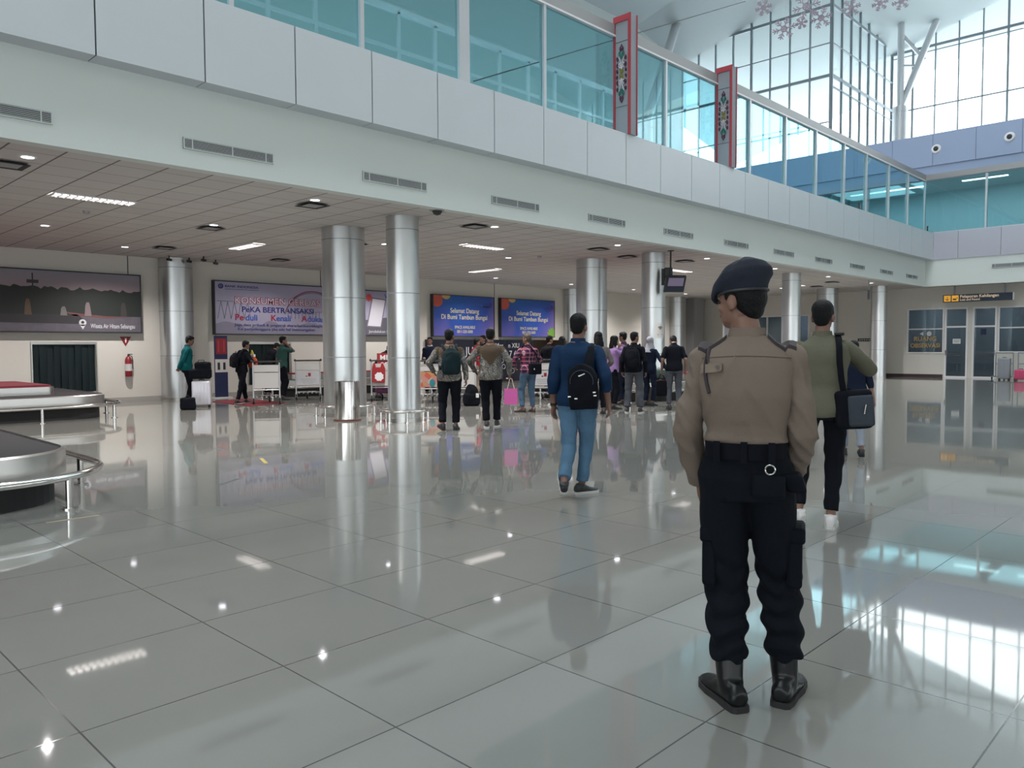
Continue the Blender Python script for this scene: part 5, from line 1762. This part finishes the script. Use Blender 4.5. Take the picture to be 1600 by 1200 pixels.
def plaid_mat():
    m = cloth('red_plaid_cloth', (0.2, 0.03, 0.05))
    k = NT(m)
    c = k.sep(k.tc.outputs['Object'])
    u = k.math('ADD', c[0], k.math('MULTIPLY', c[1], 1.0))
    g1 = grid_fac(k, u, 0.0, 0.085, 0.022); g2 = grid_fac(k, c[2], 0.02, 0.085, 0.022)
    h1 = grid_fac(k, u, 0.04, 0.085, 0.004); h2 = grid_fac(k, c[2], 0.06, 0.085, 0.004)
    col = k.mix(k.math('MULTIPLY', k.math('ADD', g1, g2), 0.5), (0.24, 0.02, 0.04), (0.02, 0.02, 0.06))
    k.l(k.mix(k.math('MAXIMUM', h1, h2), col, (0.35, 0.28, 0.33)), k.b.inputs['Base Color'])
    return m
plaid = plaid_mat()

# ---- man in olive shirt with a shoulder bag, right hand raised
P = person('man in olive green shirt with a black shoulder bag and bent right arm', gp(1283, 822), 1.70, radians(2), lean=2, side=-1, twist=-3,
    shirt=FAB['olive'], pants=FAB['blk'], shoe=ws, sole=wsole, hemz=0.84, flare=0.004, soff=0.018, head_yaw=-10, head_pitch=-2,
    armL=(-0.25, 0.12, 0.87), poleL=(-0.7, -1, 0), armR=(0.15, 0.24, 1.33), poleR=(1, -0.25, -0.75), thumbR=(0, 0, 1), curlR=0.6,
    footL=(-0.165, -0.02, 0.035, -20, 30), footR=(0.065, -0.03, 0, 0, -6), prad=(0.094, 0.068, 0.056, 0.053), vox=0.009, bvox=0.006, group='people walking on the open floor')
r = held(P, 'shoulder_bag', 'dark grey and black shoulder bag on the hip of the man in the olive shirt', 'shoulder bag', (0.20, -0.06, 0.76))
s = P['s']
b = MB(); b.rbox(-0.11, 0.15, -0.09, 0.07, 0, 0.29, 0.035, lambda p: Matrix.Rotation(-0.08, 3, 'Y') @ p)
fuse(b, 'bag_body', FAB['blk'], r, 0.01, 2, s, noisefold(0.01, 8, 8, 3))
b = MB(); b.rbox(-0.02, 0.155, -0.105, -0.06, 0.02, 0.25, 0.02, lambda p: Matrix.Rotation(-0.08, 3, 'Y') @ p); b.build('side_pocket', cloth('dark_grey_nylon', (0.045, 0.055, 0.07)), r, True, scale=s)
b = MB(); b.tube([(0.075, -0.112, 0.12), (0.085, -0.112, 0.19)], 0.005, 6); b.build('zip_pull', M['steel'], r, True, scale=s)
b = MB()
pts = [P['bend'](q) - V((0.20, -0.06, 0.76)) for q in ((0.14, -0.11, 1.04), (0.128, -0.132, 1.12), (0.12, -0.142, 1.25), (0.118, -0.132, 1.36), (0.112, -0.08, 1.428), (0.112, 0.0, 1.448), (0.12, 0.08, 1.41), (0.135, 0.135, 1.28), (0.16, 0.12, 1.05))]
b.tube([V((-0.055, -0.05, 0.27))] + pts + [V((0.0, 0.04, 0.27))], 0.022, 8, squash=0.35, up=(0, -1, 0))
b.build('strap', FAB['blk'], r, True, scale=s)
b = MB()
b.rbox(0.118 - 0.035, 0.118 + 0.035, -0.05, 0.05, 1.452, 1.472, 0.008, lambda p: P['bend'](p) - V((0.2, -0.06, 0.76))); b.build('shoulder_pad', M['rubber'], r, True, scale=s)

# ---- child-size figure / person in navy jacket walking beyond
P = person('person in navy jacket and pale grey trousers half hidden beyond the man in olive', gp(1332, 712), 1.42, radians(12), lean=4, shirt=FAB['navy'], pants=FAB['palegrey'], shoe=M['black'], hair='short', sleeve=0.62,
    armR=(0.27, -0.04, 0.83), footL=(-0.1, 0.12, 0, 0, 5), footR=(0.1, -0.12, 0.02, -12, -8), group='people walking on the open floor', vox=0.013)

# ---- man in blue denim shirt, sling bag
P = person('walking man in dark blue shirt and light jeans with a black sling bag', gp(903, 773), 1.665, radians(-6), lean=3, twist=4,
    shirt=FAB['denimshirt'], pants=FAB['jeans'], shoe=M['black'], sole=wsole, hemz=0.85, sleeve=0.74, soff=0.022, flare=0.01, srad=(0.068, 0.06, 0.052), head_yaw=-14, bulk=1.03,
    armL=(-0.235, 0.02, 0.85), poleL=(-0.25, -1, 0), armR=(0.29, -0.04, 0.88), poleR=(0.35, -1, 0), curl=0.35, thumbL=(0.4, 0.9, 0), thumbR=(-0.2, 0.9, 0),
    footL=(-0.10, -0.27, 0.085, -42, 12), footR=(0.03, 0.06, 0, 0, -48), kneeL=(0.1, 1, 0), prad=(0.098, 0.072, 0.063, 0.062), hem=0.04, vox=0.009, bvox=0.006, shoe_size=1.0, group='people walking on the open floor')
s = P['s']
r = held(P, 'sling_bag', 'black sling bag with small white logo on the blue shirted man back', 'sling bag', (0.075, -0.15, 0.83))
SB = Matrix.Rotation(-0.05, 3, 'Y')
b = MB(); rings = []
for i in range(13):
    t = i / 12
    z = 0.42 * t
    ww = 0.14 * (0.9 + 0.12 * sin(pi * t)) * (1 if t < 0.7 else sqrt(max(0.08, 1 - ((t - 0.7) / 0.31) ** 2)))
    dd = 0.085 * (0.75 + 0.3 * sin(pi * t))
    rings.append([SB @ V((ww * (abs(cos(a)) ** 0.75) * (1 if cos(a) > 0 else -1), -dd / 2 + dd * 0.8 * (abs(sin(a)) ** 0.75) * (1 if sin(a) > 0 else -1), z)) for a in [2 * pi * q / 24 for q in range(24)]])
b.loft(rings); fuse(b, 'bag_body', FAB['blk'], r, 0.009, 2, s, noisefold(0.008, 10, 10, 5))
b = MB(); b.tube([SB @ V((0.105 * cos(a), -0.115, 0.26 + 0.105 * sin(a))) for a in [pi * q / 14 - 0.3 for q in range(17)]], 0.004, 6); b.build('zip', cloth('dark_grey_nylon', (0.045, 0.055, 0.07)), r, True, scale=s)
b = MB(); b.add([SB @ V(q) for q in ((-0.03, -0.117, 0.315), (0.03, -0.117, 0.335), (0.035, -0.117, 0.328), (-0.02, -0.117, 0.305), (-0.03, -0.121, 0.315), (0.03, -0.121, 0.335), (0.035, -0.121, 0.328), (-0.02, -0.121, 0.305))], [(0, 1, 2, 3), (4, 7, 6, 5), (0, 4, 5, 1), (1, 5, 6, 2), (2, 6, 7, 3), (3, 7, 4, 0)]); b.build('logo', M['white'], r, scale=s)
for q in ((-0.12, 0.12), (-0.06, 0.1), (0.11, 0.15), (0.115, 0.12)):
    b = MB(); b.rbox(q[0] - 0.014, q[0] + 0.014, -0.108, -0.1, q[1], q[1] + 0.012, 0.003, lambda p: SB @ p); b.build('buckle', M['steelr'], r, scale=s)
b = MB()
off = V((0.075, -0.15, 0.83))
pts = [V((0.03, -0.03, 0.36)), V((0.045, 0.0, 0.45))] + [P['bend'](q) - off for q in ((0.122, -0.10, 1.395), (0.128, 0.0, 1.435), (0.11, 0.1, 1.38), (0.0, 0.145, 1.2), (-0.13, 0.1, 1.02), (-0.155, -0.04, 0.93))] + [V((-0.13, -0.01, 0.05))]
q, rr2 = interp(pts, [0.05, 0.04, 0.032, 0.03, 0.028, 0.02, 0.016, 0.014, 0.014], 3)
b.tube(q, rr2, 8, squash=0.3, up=(0, -1, 0)); b.build('strap', FAB['blk'], r, True, scale=s)
el, wr = P['J']['L'][1], P['J']['L'][2]
b = MB(); c = el.lerp(wr, 0.93); d = (wr - el).normalized()
b.tube([c - d * 0.012, c + d * 0.012], [0.034, 0.034], 14)
o = b.build('wristband', M['black'], P['root'], True, scale=s)

# ---- two batik men walking away
PB = person('man in brown grey batik shirt wearing a dark green backpack', gp(703, 672), 1.66, radians(0), lean=2, shirt=batik, pants=FAB['blk'], shoe=M['black'], hemz=0.84, flare=0.02, head_yaw=-25, bulk=1.08,
    armL=(-0.27, 0.08, 1.0), poleL=(-0.8, -1, 0), armR=(0.28, 0.05, 0.86), footL=(-0.12, -0.05, 0.02, -12, 20), footR=(0.1, 0.0, 0, 0, -10), prad=(0.105, 0.08, 0.068, 0.066), group='pair of men in batik shirts')
backpack(PB, 'dark green backpack on the back of the left batik man', cloth('dark_green_nylon', (0.008, 0.02, 0.024)), 0.95, 1.40, 0.31, 0.17, x=0.03)
PC = person('man in brown grey batik shirt carrying a pink paper bag', gp(767, 668), 1.68, radians(-2), lean=2, shirt=batik, pants=FAB['blk'], shoe=M['black'], sole=wsole, hemz=0.83, flare=0.022, head_yaw=-6, bulk=1.1,
    armL=(-0.27, 0.06, 0.98), poleL=(-1, -0.8, 0), armR=(0.33, 0.02, 0.93), poleR=(0.6, -1, 0), curlR=1.1, footL=(-0.07, -0.02, 0, 0, 6), footR=(0.1, 0.16, 0.0, 0, -8), prad=(0.1, 0.078, 0.066, 0.066), group='pair of men in batik shirts')
s = PC['s']
wr = PC['J']['R'][2]
r = held(PC, 'gift_bag', 'bright pink paper bag with pale handles held by the right batik man', 'paper bag', (wr.x + 0.02, wr.y + 0.02, 0.40))
pink = mat('bright_pink_paper', (0.72, 0.12, 0.42), 0.6)
b = MB(); b.loft([[V((x * q, y * q, z)) for x, y in ((-.115, -.06), (.115, -.06), (.115, .06), (-.115, .06))] for z, q in ((0, 1), (0.14, 1.02), (0.27, 0.95), (0.272, 0.9), (0.14, 0.96), (0.01, 0.95))]); b.build('bag', pink, r, scale=s)
ph = mat('pale_pink_ribbon', (0.75, 0.55, 0.5), 0.6)
hz = wr.z - 0.40 - 0.085
for y in (-0.05, 0.05):
    b = MB(); b.tube([(-0.06, y, 0.27), (-0.02, y * 0.3, hz - 0.01), (0.0, 0, hz + 0.01), (0.02, y * 0.3, hz - 0.01), (0.06, y, 0.27)], 0.007, 6); b.build('handle', ph, r, True, scale=s)

# ---- the rest of the crowd
def crowd(label, px, py, H, yaw, **k):
    k.setdefault('vox', 0.013); k.setdefault('bvox', 0.011)
    return person(label, gp(px, py), H, radians(yaw), **k)
PT = crowd('man in teal sweater standing by the wall column with his hands behind him', 293, 634, 1.68, -85, shirt=FAB['teal'], pants=FAB['blk'], armL=(-0.08, -0.17, 0.92), armR=(0.06, -0.18, 0.93), poleL=(-1, 0, 0), poleR=(1, 0, 0), footL=(-0.09, 0.02, 0, 0, 8), footR=(0.09, -0.02, 0, 0, -8), head_pitch=14, prad=(0.088, 0.066, 0.056, 0.055), group='people near the wall column')
PO = crowd('man in black jacket stepping right with an orange bag on his chest', 379, 631, 1.56, -62, lean=10, shirt=FAB['blk'], pants=FAB['blk'], sole=ws, armL=(-0.16, 0.28, 1.1), armR=(0.16, 0.30, 1.12), poleL=(-1, -0.4, -0.5), poleR=(1, -0.4, -0.5), footL=(-0.13, 0.17, 0, 0, 6), footR=(0.1, -0.2, 0.0, -6, -6), head_yaw=-8, group='people near the wall column')
backpack(PO, 'black backpack worn by the man with the orange bag', FAB['blk'], 0.98, 1.38, 0.28, 0.15)
r = held(PO, 'shopping_bag', 'orange bag with white paper and yellow ribbon carried on the chest', 'bag', (0.05, 0.30, 0.98))
b = MB(); b.ell((0, 0, 0.13), (0.17, 0.1, 0.14)); b.box(-0.12, 0.12, -0.07, 0.07, 0, 0.1); fuse(b, 'bag', cloth('orange_nylon', (0.55, 0.09, 0.035)), r, 0.012, 3)
b = MB(); b.box(-0.14, 0.09, -0.03, 0.03, 0.26, 0.33); b.build('white_paper', M['white'], r, bevel=0.01)
b = MB(); b.tube([(-0.08, 0, 0.3), (-0.03, 0, 0.42), (0.03, 0, 0.33)], 0.02, 8); b.build('yellow_ribbon', mat('yellow_ribbon', (0.6, 0.5, 0.05), 0.6), r, True)
crowd('man in green tee holding a phone to his ear beside the dark opening', 441, 625, 1.68, -75, shirt=FAB['green'], pants=FAB['blk'], sleeve=0.42, armL=(-0.22, 0.05, 0.87), armR=(0.09, 0.13, 1.50), poleR=(0.1, 1, -1.1), poleL=(-0.6, -1, 0), group='people near the wall column')
crowd('dim figure in black bending behind the white trolley', 418, 620, 1.60, -60, lean=30, shirt=FAB['blk'], pants=FAB['blk'], armL=(-0.2, 0.4, 1.0), armR=(0.2, 0.42, 1.0), group='people near the wall column')
crowd('person in black leaning over the red boxes behind the thick column', 592, 622, 1.55, -70, lean=32, shirt=FAB['blk'], pants=FAB['blk'], armL=(-0.2, 0.45, 1.05), armR=(0.2, 0.45, 1.05))
crowd('person in navy jacket with white collar behind the left batik man', 673, 618, 1.66, 165, shirt=FAB['navy'], pants=FAB['blk'], collar_mat=FAB['wht'], armL=(-0.12, 0.24, 1.1), armR=(0.12, 0.25, 1.1))
crowd('person in bright red shirt between the two batik men', 743, 620, 1.60, -70, shirt=FAB['redc'], pants=FAB['beige'], sleeve=0.45, armL=(-0.15, 0.2, 0.95), armR=(0.2, 0.22, 0.98))
crowd('person in black top just behind the red shirted person', 757, 613, 1.72, 130, shirt=FAB['blk'], pants=FAB['blk'])
PP = crowd('man in red plaid shirt and jeans with a black waist bag', 826, 644, 1.64, 28, shirt=plaid, pants=FAB['jeans2'], shoe=brown, sleeve=0.9, hair_mat=mat('greying_brown_hair', (0.05, 0.035, 0.025), 0.6), hemz=0.86, belly=0.03, armL=(-0.2, 0.25, 0.98), armR=(0.22, 0.2, 0.95), poleL=(-1, -0.6, 0), poleR=(1, -0.6, 0), head_yaw=35, footL=(-0.13, 0.05, 0, 0, 35), footR=(0.1, -0.02, 0, 0, -5), group='people around the trolleys')
r = held(PP, 'waist_bag', 'black waist bag at the hip of the man in the plaid shirt', 'waist bag', (0.08, -0.155, 0.83))
b = MB(); b.rbox(-0.14, 0.14, -0.06, 0.05, 0, 0.24, 0.03); fuse(b, 'bag_body', FAB['blk'], r, 0.01, 3)
b = MB(); b.cyl((-0.05, -0.064, 0.1), (-0.05, -0.058, 0.13), 0.008); b.build('zip_pull', M['white'], r)
b = MB(); b.tube([(0.1, -0.0, 0.22), (0.03, 0.03, 0.45), (-0.12, 0.06, 0.62), (-0.2, 0.17, 0.6), (-0.2, 0.3, 0.35), (-0.02, 0.31, 0.1)], 0.014, 6); b.build('strap', FAB['blk'], r, True)
crowd('man in black tee with his back turned right of the plaid man', 857, 622, 1.66, -35, shirt=FAB['blk'], pants=FAB['navy'], sleeve=0.42, head_yaw=-25, group='people around the trolleys')
crowd('long haired woman in black top and beige trousers left of the blue shirt', 879, 634, 1.60, 12, shirt=FAB['blk'], pants=FAB['beige'], sleeve=0.42, hair='long', shoe=ws, sole=wsole, footL=(-0.22, 0.05, 0, 0, 30), footR=(0.05, 0, 0, 0, 0), group='people around the trolleys')
crowd('woman in taupe top with tied dark hair just right of the blue shirt', 936, 647, 1.66, 20, shirt=FAB['taupe'], pants=FAB['blk'], hair='long', sleeve=0.9, armR=(0.22, 0.15, 0.95), group='crowd at the distant carousel')
crowd('woman in lilac top with long dark hair facing the carousel', 957, 639, 1.60, -70, shirt=FAB['lilac'], pants=FAB['blk'], hair='long', armR=(0.10, 0.16, 1.44), poleR=(0.2, 1, -1.2), group='crowd at the distant carousel')
crowd('person in dark purple top reaching past the black backpack', 976, 632, 1.70, 60, shirt=FAB['purple'], pants=FAB['navy'], armL=(-0.24, 0.22, 1.1), group='crowd at the distant carousel')
PK = crowd('man in black jacket and grey trousers wearing a black backpack by the slim column', 990, 645, 1.66, -8, shirt=FAB['blk'], pants=FAB['greyp'], sole=wsole, head_yaw=-40, footL=(-0.14, 0, 0, 0, 8), footR=(0.14, 0, 0, 0, -8), prad=(0.1, 0.08, 0.075, 0.075), group='crowd at the distant carousel')
backpack(PK, 'black backpack on the man in grey trousers by the slim column', FAB['blk'], 0.93, 1.40, 0.31, 0.17)
crowd('woman in pale grey headscarf and dark blue sleeves beside the slim column', 1014, 634, 1.58, -30, shirt=FAB['navy'], pants=FAB['navy'], hair='hijab', hair_mat=FAB['greyh'], armR=(0.42, 0.12, 0.92), poleR=(0.5, -1, 0), collar=False, group='crowd at the distant carousel')
PH = crowd('man in black tee bowing his head and carrying a black handbag left of the officer', 1053, 640, 1.66, 5, lean=12, head_pitch=38, shirt=FAB['blk'], pants=FAB['greyp'], sleeve=0.42, armL=(-0.27, 0.05, 0.87), curlL=1.1, group='crowd at the distant carousel')
wr = PH['J']['L'][2]
r = held(PH, 'handbag', 'black handbag with red lining hanging from the bowed man hand', 'handbag', (wr.x, wr.y + 0.02, 0.30))
b = MB(); b.rbox(-0.12, 0.12, -0.06, 0.06, 0, 0.34, 0.03); b.build('bag', FAB['blk'], r, True)
b = MB(); b.box(-0.09, 0.09, -0.04, 0.04, 0.335, 0.35); b.build('lining', M['redfab'], r)
b = MB(); b.tube([(-0.08, 0, 0.33), (-0.02, 0, 0.48), (0.02, 0, 0.48), (0.08, 0, 0.33)], 0.01, 6); b.build('handle', FAB['blk'], r, True)
# ------------------------------------------------------------------ trolleys and luggage
pcard = mat('white_advert_panel', (0.50, 0.50, 0.53), 0.5)
def colourful():
    m = mat('colourful_poster_print', (0.5, 0.2, 0.2), 0.5)
    k = NT(m)
    v = k.n('TexVoronoi'); v.inputs['Scale'].default_value = 7
    k.l(k.tc.outputs['Object'], v.inputs['Vector'])
    hs = k.n('HueSaturation'); hs.inputs['Saturation'].default_value = 1.0; hs.inputs['Value'].default_value = 0.5
    s_ = k.sep(v.outputs['Color'])
    k.l(k.ramp(s_[0], [(0, (0.5, 0.08, 0.05)), (0.3, (0.45, 0.25, 0.1)), (0.55, (0.5, 0.2, 0.2)), (0.8, (0.35, 0.4, 0.3)), (1, (0.5, 0.42, 0.3))]), k.b.inputs['Base Color'])
    return m
def trolley(label, loc, rz, panel='plain', W=0.62, load=None):
    t = thing('luggage_trolley', label, 'luggage trolley', (loc[0], loc[1], 0), rz, 'luggage trolleys')
    w2 = W / 2
    b = MB()
    for sx in (-1, 1):
        b.tube([(sx * w2, 0.0, 0.16), (sx * w2, 0.0, 1.03)], 0.018, 10)
        b.tube([(sx * w2, 0.0, 0.2), (sx * w2 * 0.75, 0.85, 0.17)], 0.018, 10)
    b.tube([(-w2, 0, 0.36), (w2, 0, 0.36)], 0.014, 8); b.tube([(-w2 * 0.75, 0.85, 0.17), (w2 * 0.75, 0.85, 0.17)], 0.018, 8)
    b.build('frame', M['alu'], t, True)
    b = MB(); b.tube([(-w2 - 0.02, -0.03, 1.05), (w2 + 0.02, -0.03, 1.05)], 0.02, 10)
    for sx in (-1, 1): b.ell((sx * (w2 + 0.02), -0.03, 1.06), (0.03, 0.03, 0.035))
    b.build('handle_bar', M['black'], t, True)
    b = MB(); b.box(-w2 + 0.02, w2 - 0.02, -0.012, 0.012, 0.80, 0.97); b.box(-w2 + 0.02, w2 - 0.02, 0.012, 0.24, 0.79, 0.81)
    b.build('upper_basket', M['offwhite'], t)
    b = MB(); b.box(-w2 + 0.02, w2 - 0.02, -0.01, 0.01, 0.4, 0.78)
    b.build('advert_panel', colourful() if panel == 'colour' else pcard if panel == 'logo' else M['offwhite'], t)
    if panel == 'logo':
        b = MB(); b.box(-0.0, 0.07, -0.014, -0.01, 0.63, 0.72); b.box(-0.06, -0.02, -0.014, -0.01, 0.62, 0.65); b.build('red_logo', M['red'], t)
        b = MB()
        for k in range(3): b.box(-0.2 + 0.03 * k, 0.2 - 0.03 * k, -0.013, -0.01, 0.55 - 0.05 * k, 0.562 - 0.05 * k)
        b.build('print_lines', M['pillar_grey'], t)
    elif panel == 'colour':
        b = MB(); b.ell((0.0, -0.012, 0.5), (0.07, 0.003, 0.1)); b.build('blue_figure_print', mat('print_turquoise', (0.02, 0.2, 0.25), 0.5), t)
    b = MB()
    for q in range(5): b.box(-w2 * 0.8 + W * 0.18 * q, -w2 * 0.8 + W * 0.18 * q + 0.03, 0.02, 0.84, 0.175, 0.19)
    b.build('platform', M['steelr'], t)
    for x, y in ((-w2, 0.02), (w2, 0.02), (0, 0.72)):
        b = MB(); b.tube([(x - 0.018, y, 0.08), (x + 0.018, y, 0.08)], 0.08, 20)
        wo = b.build('wheel', M['rubber'], t, True)
        b = MB(); b.tube([(x - 0.022, y, 0.08), (x + 0.022, y, 0.08)], 0.03, 12); b.build('hub', M['steelr'], wo, True)
        b = MB(); b.box(x - 0.03, x + 0.03, y - 0.012, y + 0.012, 0.08, 0.2); b.build('fork', M['aludark'], t)
    return t
def face(p, d=0.0):
    return atan2(p.y, p.x) - pi / 2 + d
def suitcase(label, loc, rz, m, w=0.38, h=0.56, d=0.24, cat='suitcase', z=0.0):
    t = thing('suitcase', label, cat, (loc[0], loc[1], z), rz, 'suitcases')
    b = MB(); b.rbox(-w / 2, w / 2, -d / 2, d / 2, 0.05, h, 0.035); b.build('shell', m, t, True)
    b = MB()
    for k in range(5): b.rbox(-w / 2 + w * (0.12 + 0.18 * k), -w / 2 + w * (0.12 + 0.18 * k) + 0.02, -d / 2 - 0.006, d / 2 + 0.006, 0.09, h - 0.05, 0.004)
    b.build('ribs', m, t)
    b = MB(); b.tube([(-0.06, 0, h - 0.01), (-0.05, 0, h + 0.03), (0.05, 0, h + 0.03), (0.06, 0, h - 0.01)], 0.012, 8); b.build('handle', M['black'], t, True)
    for x in (-w / 2 + 0.05, w / 2 - 0.05):
        for y in (-d / 2 + 0.04, d / 2 - 0.04):
            b = MB(); b.tube([(x - 0.014, y, 0.03), (x + 0.014, y, 0.03)], 0.03, 14); b.build('wheel', M['rubber'], t, True)
    return t
silver = mat('silver_suitcase_shell', (0.62, 0.62, 0.68), 0.3, 0.3)
p = gp(417, 632); trolley('plain white panelled trolley in front of the phone caller', p, face(p, -0.1), 'plain')
p = gp(482, 625); trolley('white trolley with a small red logo left of the thick column', p, face(p, 0.05), 'logo')
T1 = gp(600, 627); t1r = face(T1, 0.06); trolley('trolley stacked with red cartons between the two front columns', T1, t1r, 'plain')
p = gp(676, 630); trolley('trolley with a colourful poster panel right of the slim front column', p, face(p, 0.0), 'colour')
p = gp(850, 627); trolley('white trolley with a red logo right of the plaid man', p, face(p, 0.05), 'logo')
p = gp(726, 630); trolley('trolley half hidden between the two batik men', p, face(p, -0.5), 'plain')

p = gp(316, 636); suitcase('silver hard suitcase standing beside the man in teal', p, face(p, -0.15), silver, 0.42, 0.62, 0.26)
r = thing('travel_bag', 'black travel bag lying on top of the silver suitcase', 'travel bag', (p.x, p.y, 0.665), face(p, -0.15), 'black bags by the wall column')
b = MB(); b.rbox(-0.25, 0.22, -0.13, 0.13, 0, 0.24, 0.05); b.rbox(-0.15, 0.22, -0.11, 0.12, 0.2, 0.4, 0.06); fuse(b, 'bag', FAB['blk'], r, 0.012, 3, 1, noisefold(0.015, 8, 8, 1))
b = MB(); b.tube([(-0.1, -0.02, 0.36), (-0.05, -0.02, 0.44), (0.06, -0.02, 0.44), (0.1, -0.02, 0.36)], 0.01, 6); b.build('handle', M['rubber'], r, True)
p = gp(292, 640); r = thing('travel_bag', 'low black bag on the floor at the feet of the man in teal', 'travel bag', (p.x, p.y - 0.05, 0), face(p), 'black bags by the wall column')
b = MB(); b.rbox(-0.16, 0.17, -0.12, 0.12, 0, 0.27, 0.04); fuse(b, 'bag', FAB['blk'], r, 0.012, 3, 1, noisefold(0.015, 8, 8, 2))
b = MB(); b.tube([(-0.08, 0, 0.25), (0, 0, 0.33), (0.08, 0, 0.25)], 0.01, 6); b.build('handle', M['rubber'], r, True)

# load of the red trolley
R1 = Matrix.Rotation(t1r, 3, 'Z')
def on1(x, y, z): return T1 + R1 @ V((x, y, z))
redcard = mat('bright_red_carton', (0.3, 0.012, 0.02), 0.6)
r = thing('suitcase', 'magenta suitcase lying low on the carton trolley', 'suitcase', on1(0.02, 0.46, 0.195), t1r, 'suitcases')
b = MB(); b.rbox(-0.2, 0.2, -0.3, 0.3, 0, 0.22, 0.04); b.build('shell', mat('magenta_shell', (0.14, 0.015, 0.1), 0.4), r, True)
b = MB(); b.tube([(-0.06, -0.31, 0.1), (-0.05, -0.34, 0.1), (0.05, -0.34, 0.1), (0.06, -0.31, 0.1)], 0.01, 6); b.build('handle', M['black'], r, True)
r = thing('carton', 'plain brown carton under the red box on the carton trolley', 'box', on1(0.02, 0.47, 0.42), t1r)
b = MB(); b.box(-0.25, 0.25, -0.2, 0.2, 0, 0.38); b.build('box', mat('brown_carton', (0.2, 0.13, 0.08), 0.8), r); b = MB(); b.box(-0.03, 0.03, -0.203, 0.203, 0.37, 0.383); b.build('tape_strip', M['offwhite'], r)
r = thing('carton', 'bright red box with white letters on top of the carton trolley', 'box', on1(0.12, 0.47, 0.81), t1r)
b = MB(); b.box(-0.25, 0.3, -0.2, 0.2, 0, 0.42); b.build('box', redcard, r)
text('MIE', 0.2, -0.2, 0.24, M['white'], r, y=-0.204, align='LEFT', bold=0.02); text('SO', 0.18, -0.18, 0.06, M['white'], r, y=-0.204, align='LEFT', bold=0.02)
r = thing('carrier_bag', 'red plastic carrier bag with white print hanging on the carton trolley', 'bag', on1(-0.15, -0.05, 0.5), t1r)
b = MB(); b.prism([(-0.15, 0), (0.17, -0.03), (0.19, 0.34), (0.13, 0.48), (0.1, 0.5), (0.07, 0.38), (-0.05, 0.38), (-0.07, 0.5), (-0.1, 0.5), (-0.14, 0.36)], -0.05, 0.02); b.build('bag', redcard, r, bevel=0.012)
pts = [(0.03 + 0.12 * (1 if j % 2 else 0.85) * cos(2 * pi * j / 16), 0.14 + 0.12 * (1 if j % 2 else 0.85) * sin(2 * pi * j / 16)) for j in range(16)]
b = MB(); b.prism(pts, -0.056, -0.05); b.build('white_print', M['white'], r)

r = thing('backpack', 'black backpack with a white tag standing on the floor between the batik men', 'backpack', gp(737, 634), face(gp(737, 634)), 'bags on the floor')
b = MB(); b.rbox(-0.2, 0.2, -0.13, 0.13, 0, 0.3, 0.06); b.ell((0, 0, 0.3), (0.16, 0.11, 0.22)); fuse(b, 'bag', FAB['blk'], r, 0.013, 3, 1, noisefold(0.02, 7, 7, 3))
b = MB(); b.box(0.1, 0.17, -0.15, -0.14, 0.2, 0.3); b.build('tag', M['white'], r)
p = gp(1006, 637) + V((0.75, 0.5, 0)); r = thing('carton', 'brown carton on the floor beside the man in grey trousers', 'box', p, face(p, 0.2))
b = MB(); b.box(-0.19, 0.19, -0.15, 0.15, 0, 0.42); b.build('box', mat('brown_carton_dull', (0.14, 0.11, 0.09), 0.8), r); b = MB(); b.box(-0.03, 0.03, -0.152, 0.152, 0.41, 0.423); b.build('tape_strip', M['offwhite'], r)
p = gp(893, 640); suitcase('pinkish upright suitcase behind the legs of the man in blue', p, face(p, 0.2), mat('dusty_pink_shell', (0.3, 0.12, 0.15), 0.4), 0.34, 0.55, 0.22)
# cases riding on the distant carousel
suitcase('grey case riding on the distant carousel beside the slim column', (16.5, 11.3), 0.2, mat('grey_case_shell', (0.2, 0.2, 0.21), 0.4), 0.5, 0.34, 0.24, z=0.49)
suitcase('dark green case riding on the distant carousel next to the grey one', (17.25, 11.25), 0.0, mat('green_case_shell', (0.04, 0.07, 0.065), 0.4), 0.5, 0.3, 0.24, z=0.49)

# trolleys parked by the office doors
def far_trolley(label, y, x=35.7):
    t = thing('luggage_cart', label, 'luggage cart', (x, y, 0), -pi / 2, 'parked luggage carts')
    b = MB()
    for sx in (-0.3, 0.3):
        b.tube([(sx, 0.2, 0.1), (sx, 0.2, 1.05)], 0.018, 8); b.tube([(sx, -0.4, 0.12), (sx, 0.2, 0.12)], 0.018, 8)
    b.tube([(-0.3, 0.2, 1.05), (0.3, 0.2, 1.05)], 0.018, 8); b.tube([(-0.3, 0.2, 0.62), (0.3, 0.2, 0.62)], 0.015, 8); b.tube([(-0.3, -0.4, 0.12), (0.3, -0.4, 0.12)], 0.018, 8)
    b.build('frame', M['aludark'], t, True)
    for x_, y_ in ((-0.3, -0.36), (0.3, -0.36), (0, 0.2)):
        b = MB(); b.tube([(x_ - 0.015, y_, 0.06), (x_ + 0.015, y_, 0.06)], 0.06, 14); b.build('wheel', M['rubber'], t, True)
far_trolley('luggage cart frame parked beside the second office door', 7.62)
far_trolley('luggage cart frame parked nearest the right edge', 6.85)
suitcase('grey upright suitcase in front of the parked luggage carts', (35.1, 7.45), -pi / 2, mat('mid_grey_shell', (0.25, 0.27, 0.3), 0.4), 0.42, 0.85, 0.26)
for k, (y, h, lab) in enumerate(((6.83, 0.38, 'pink upright case at the right edge of the view'),)):
    suitcase(lab, (34.8, y), -pi / 2, mat('hot_pink_shell', (0.55, 0.06, 0.16), 0.5), 0.4, 0.42, 0.3)
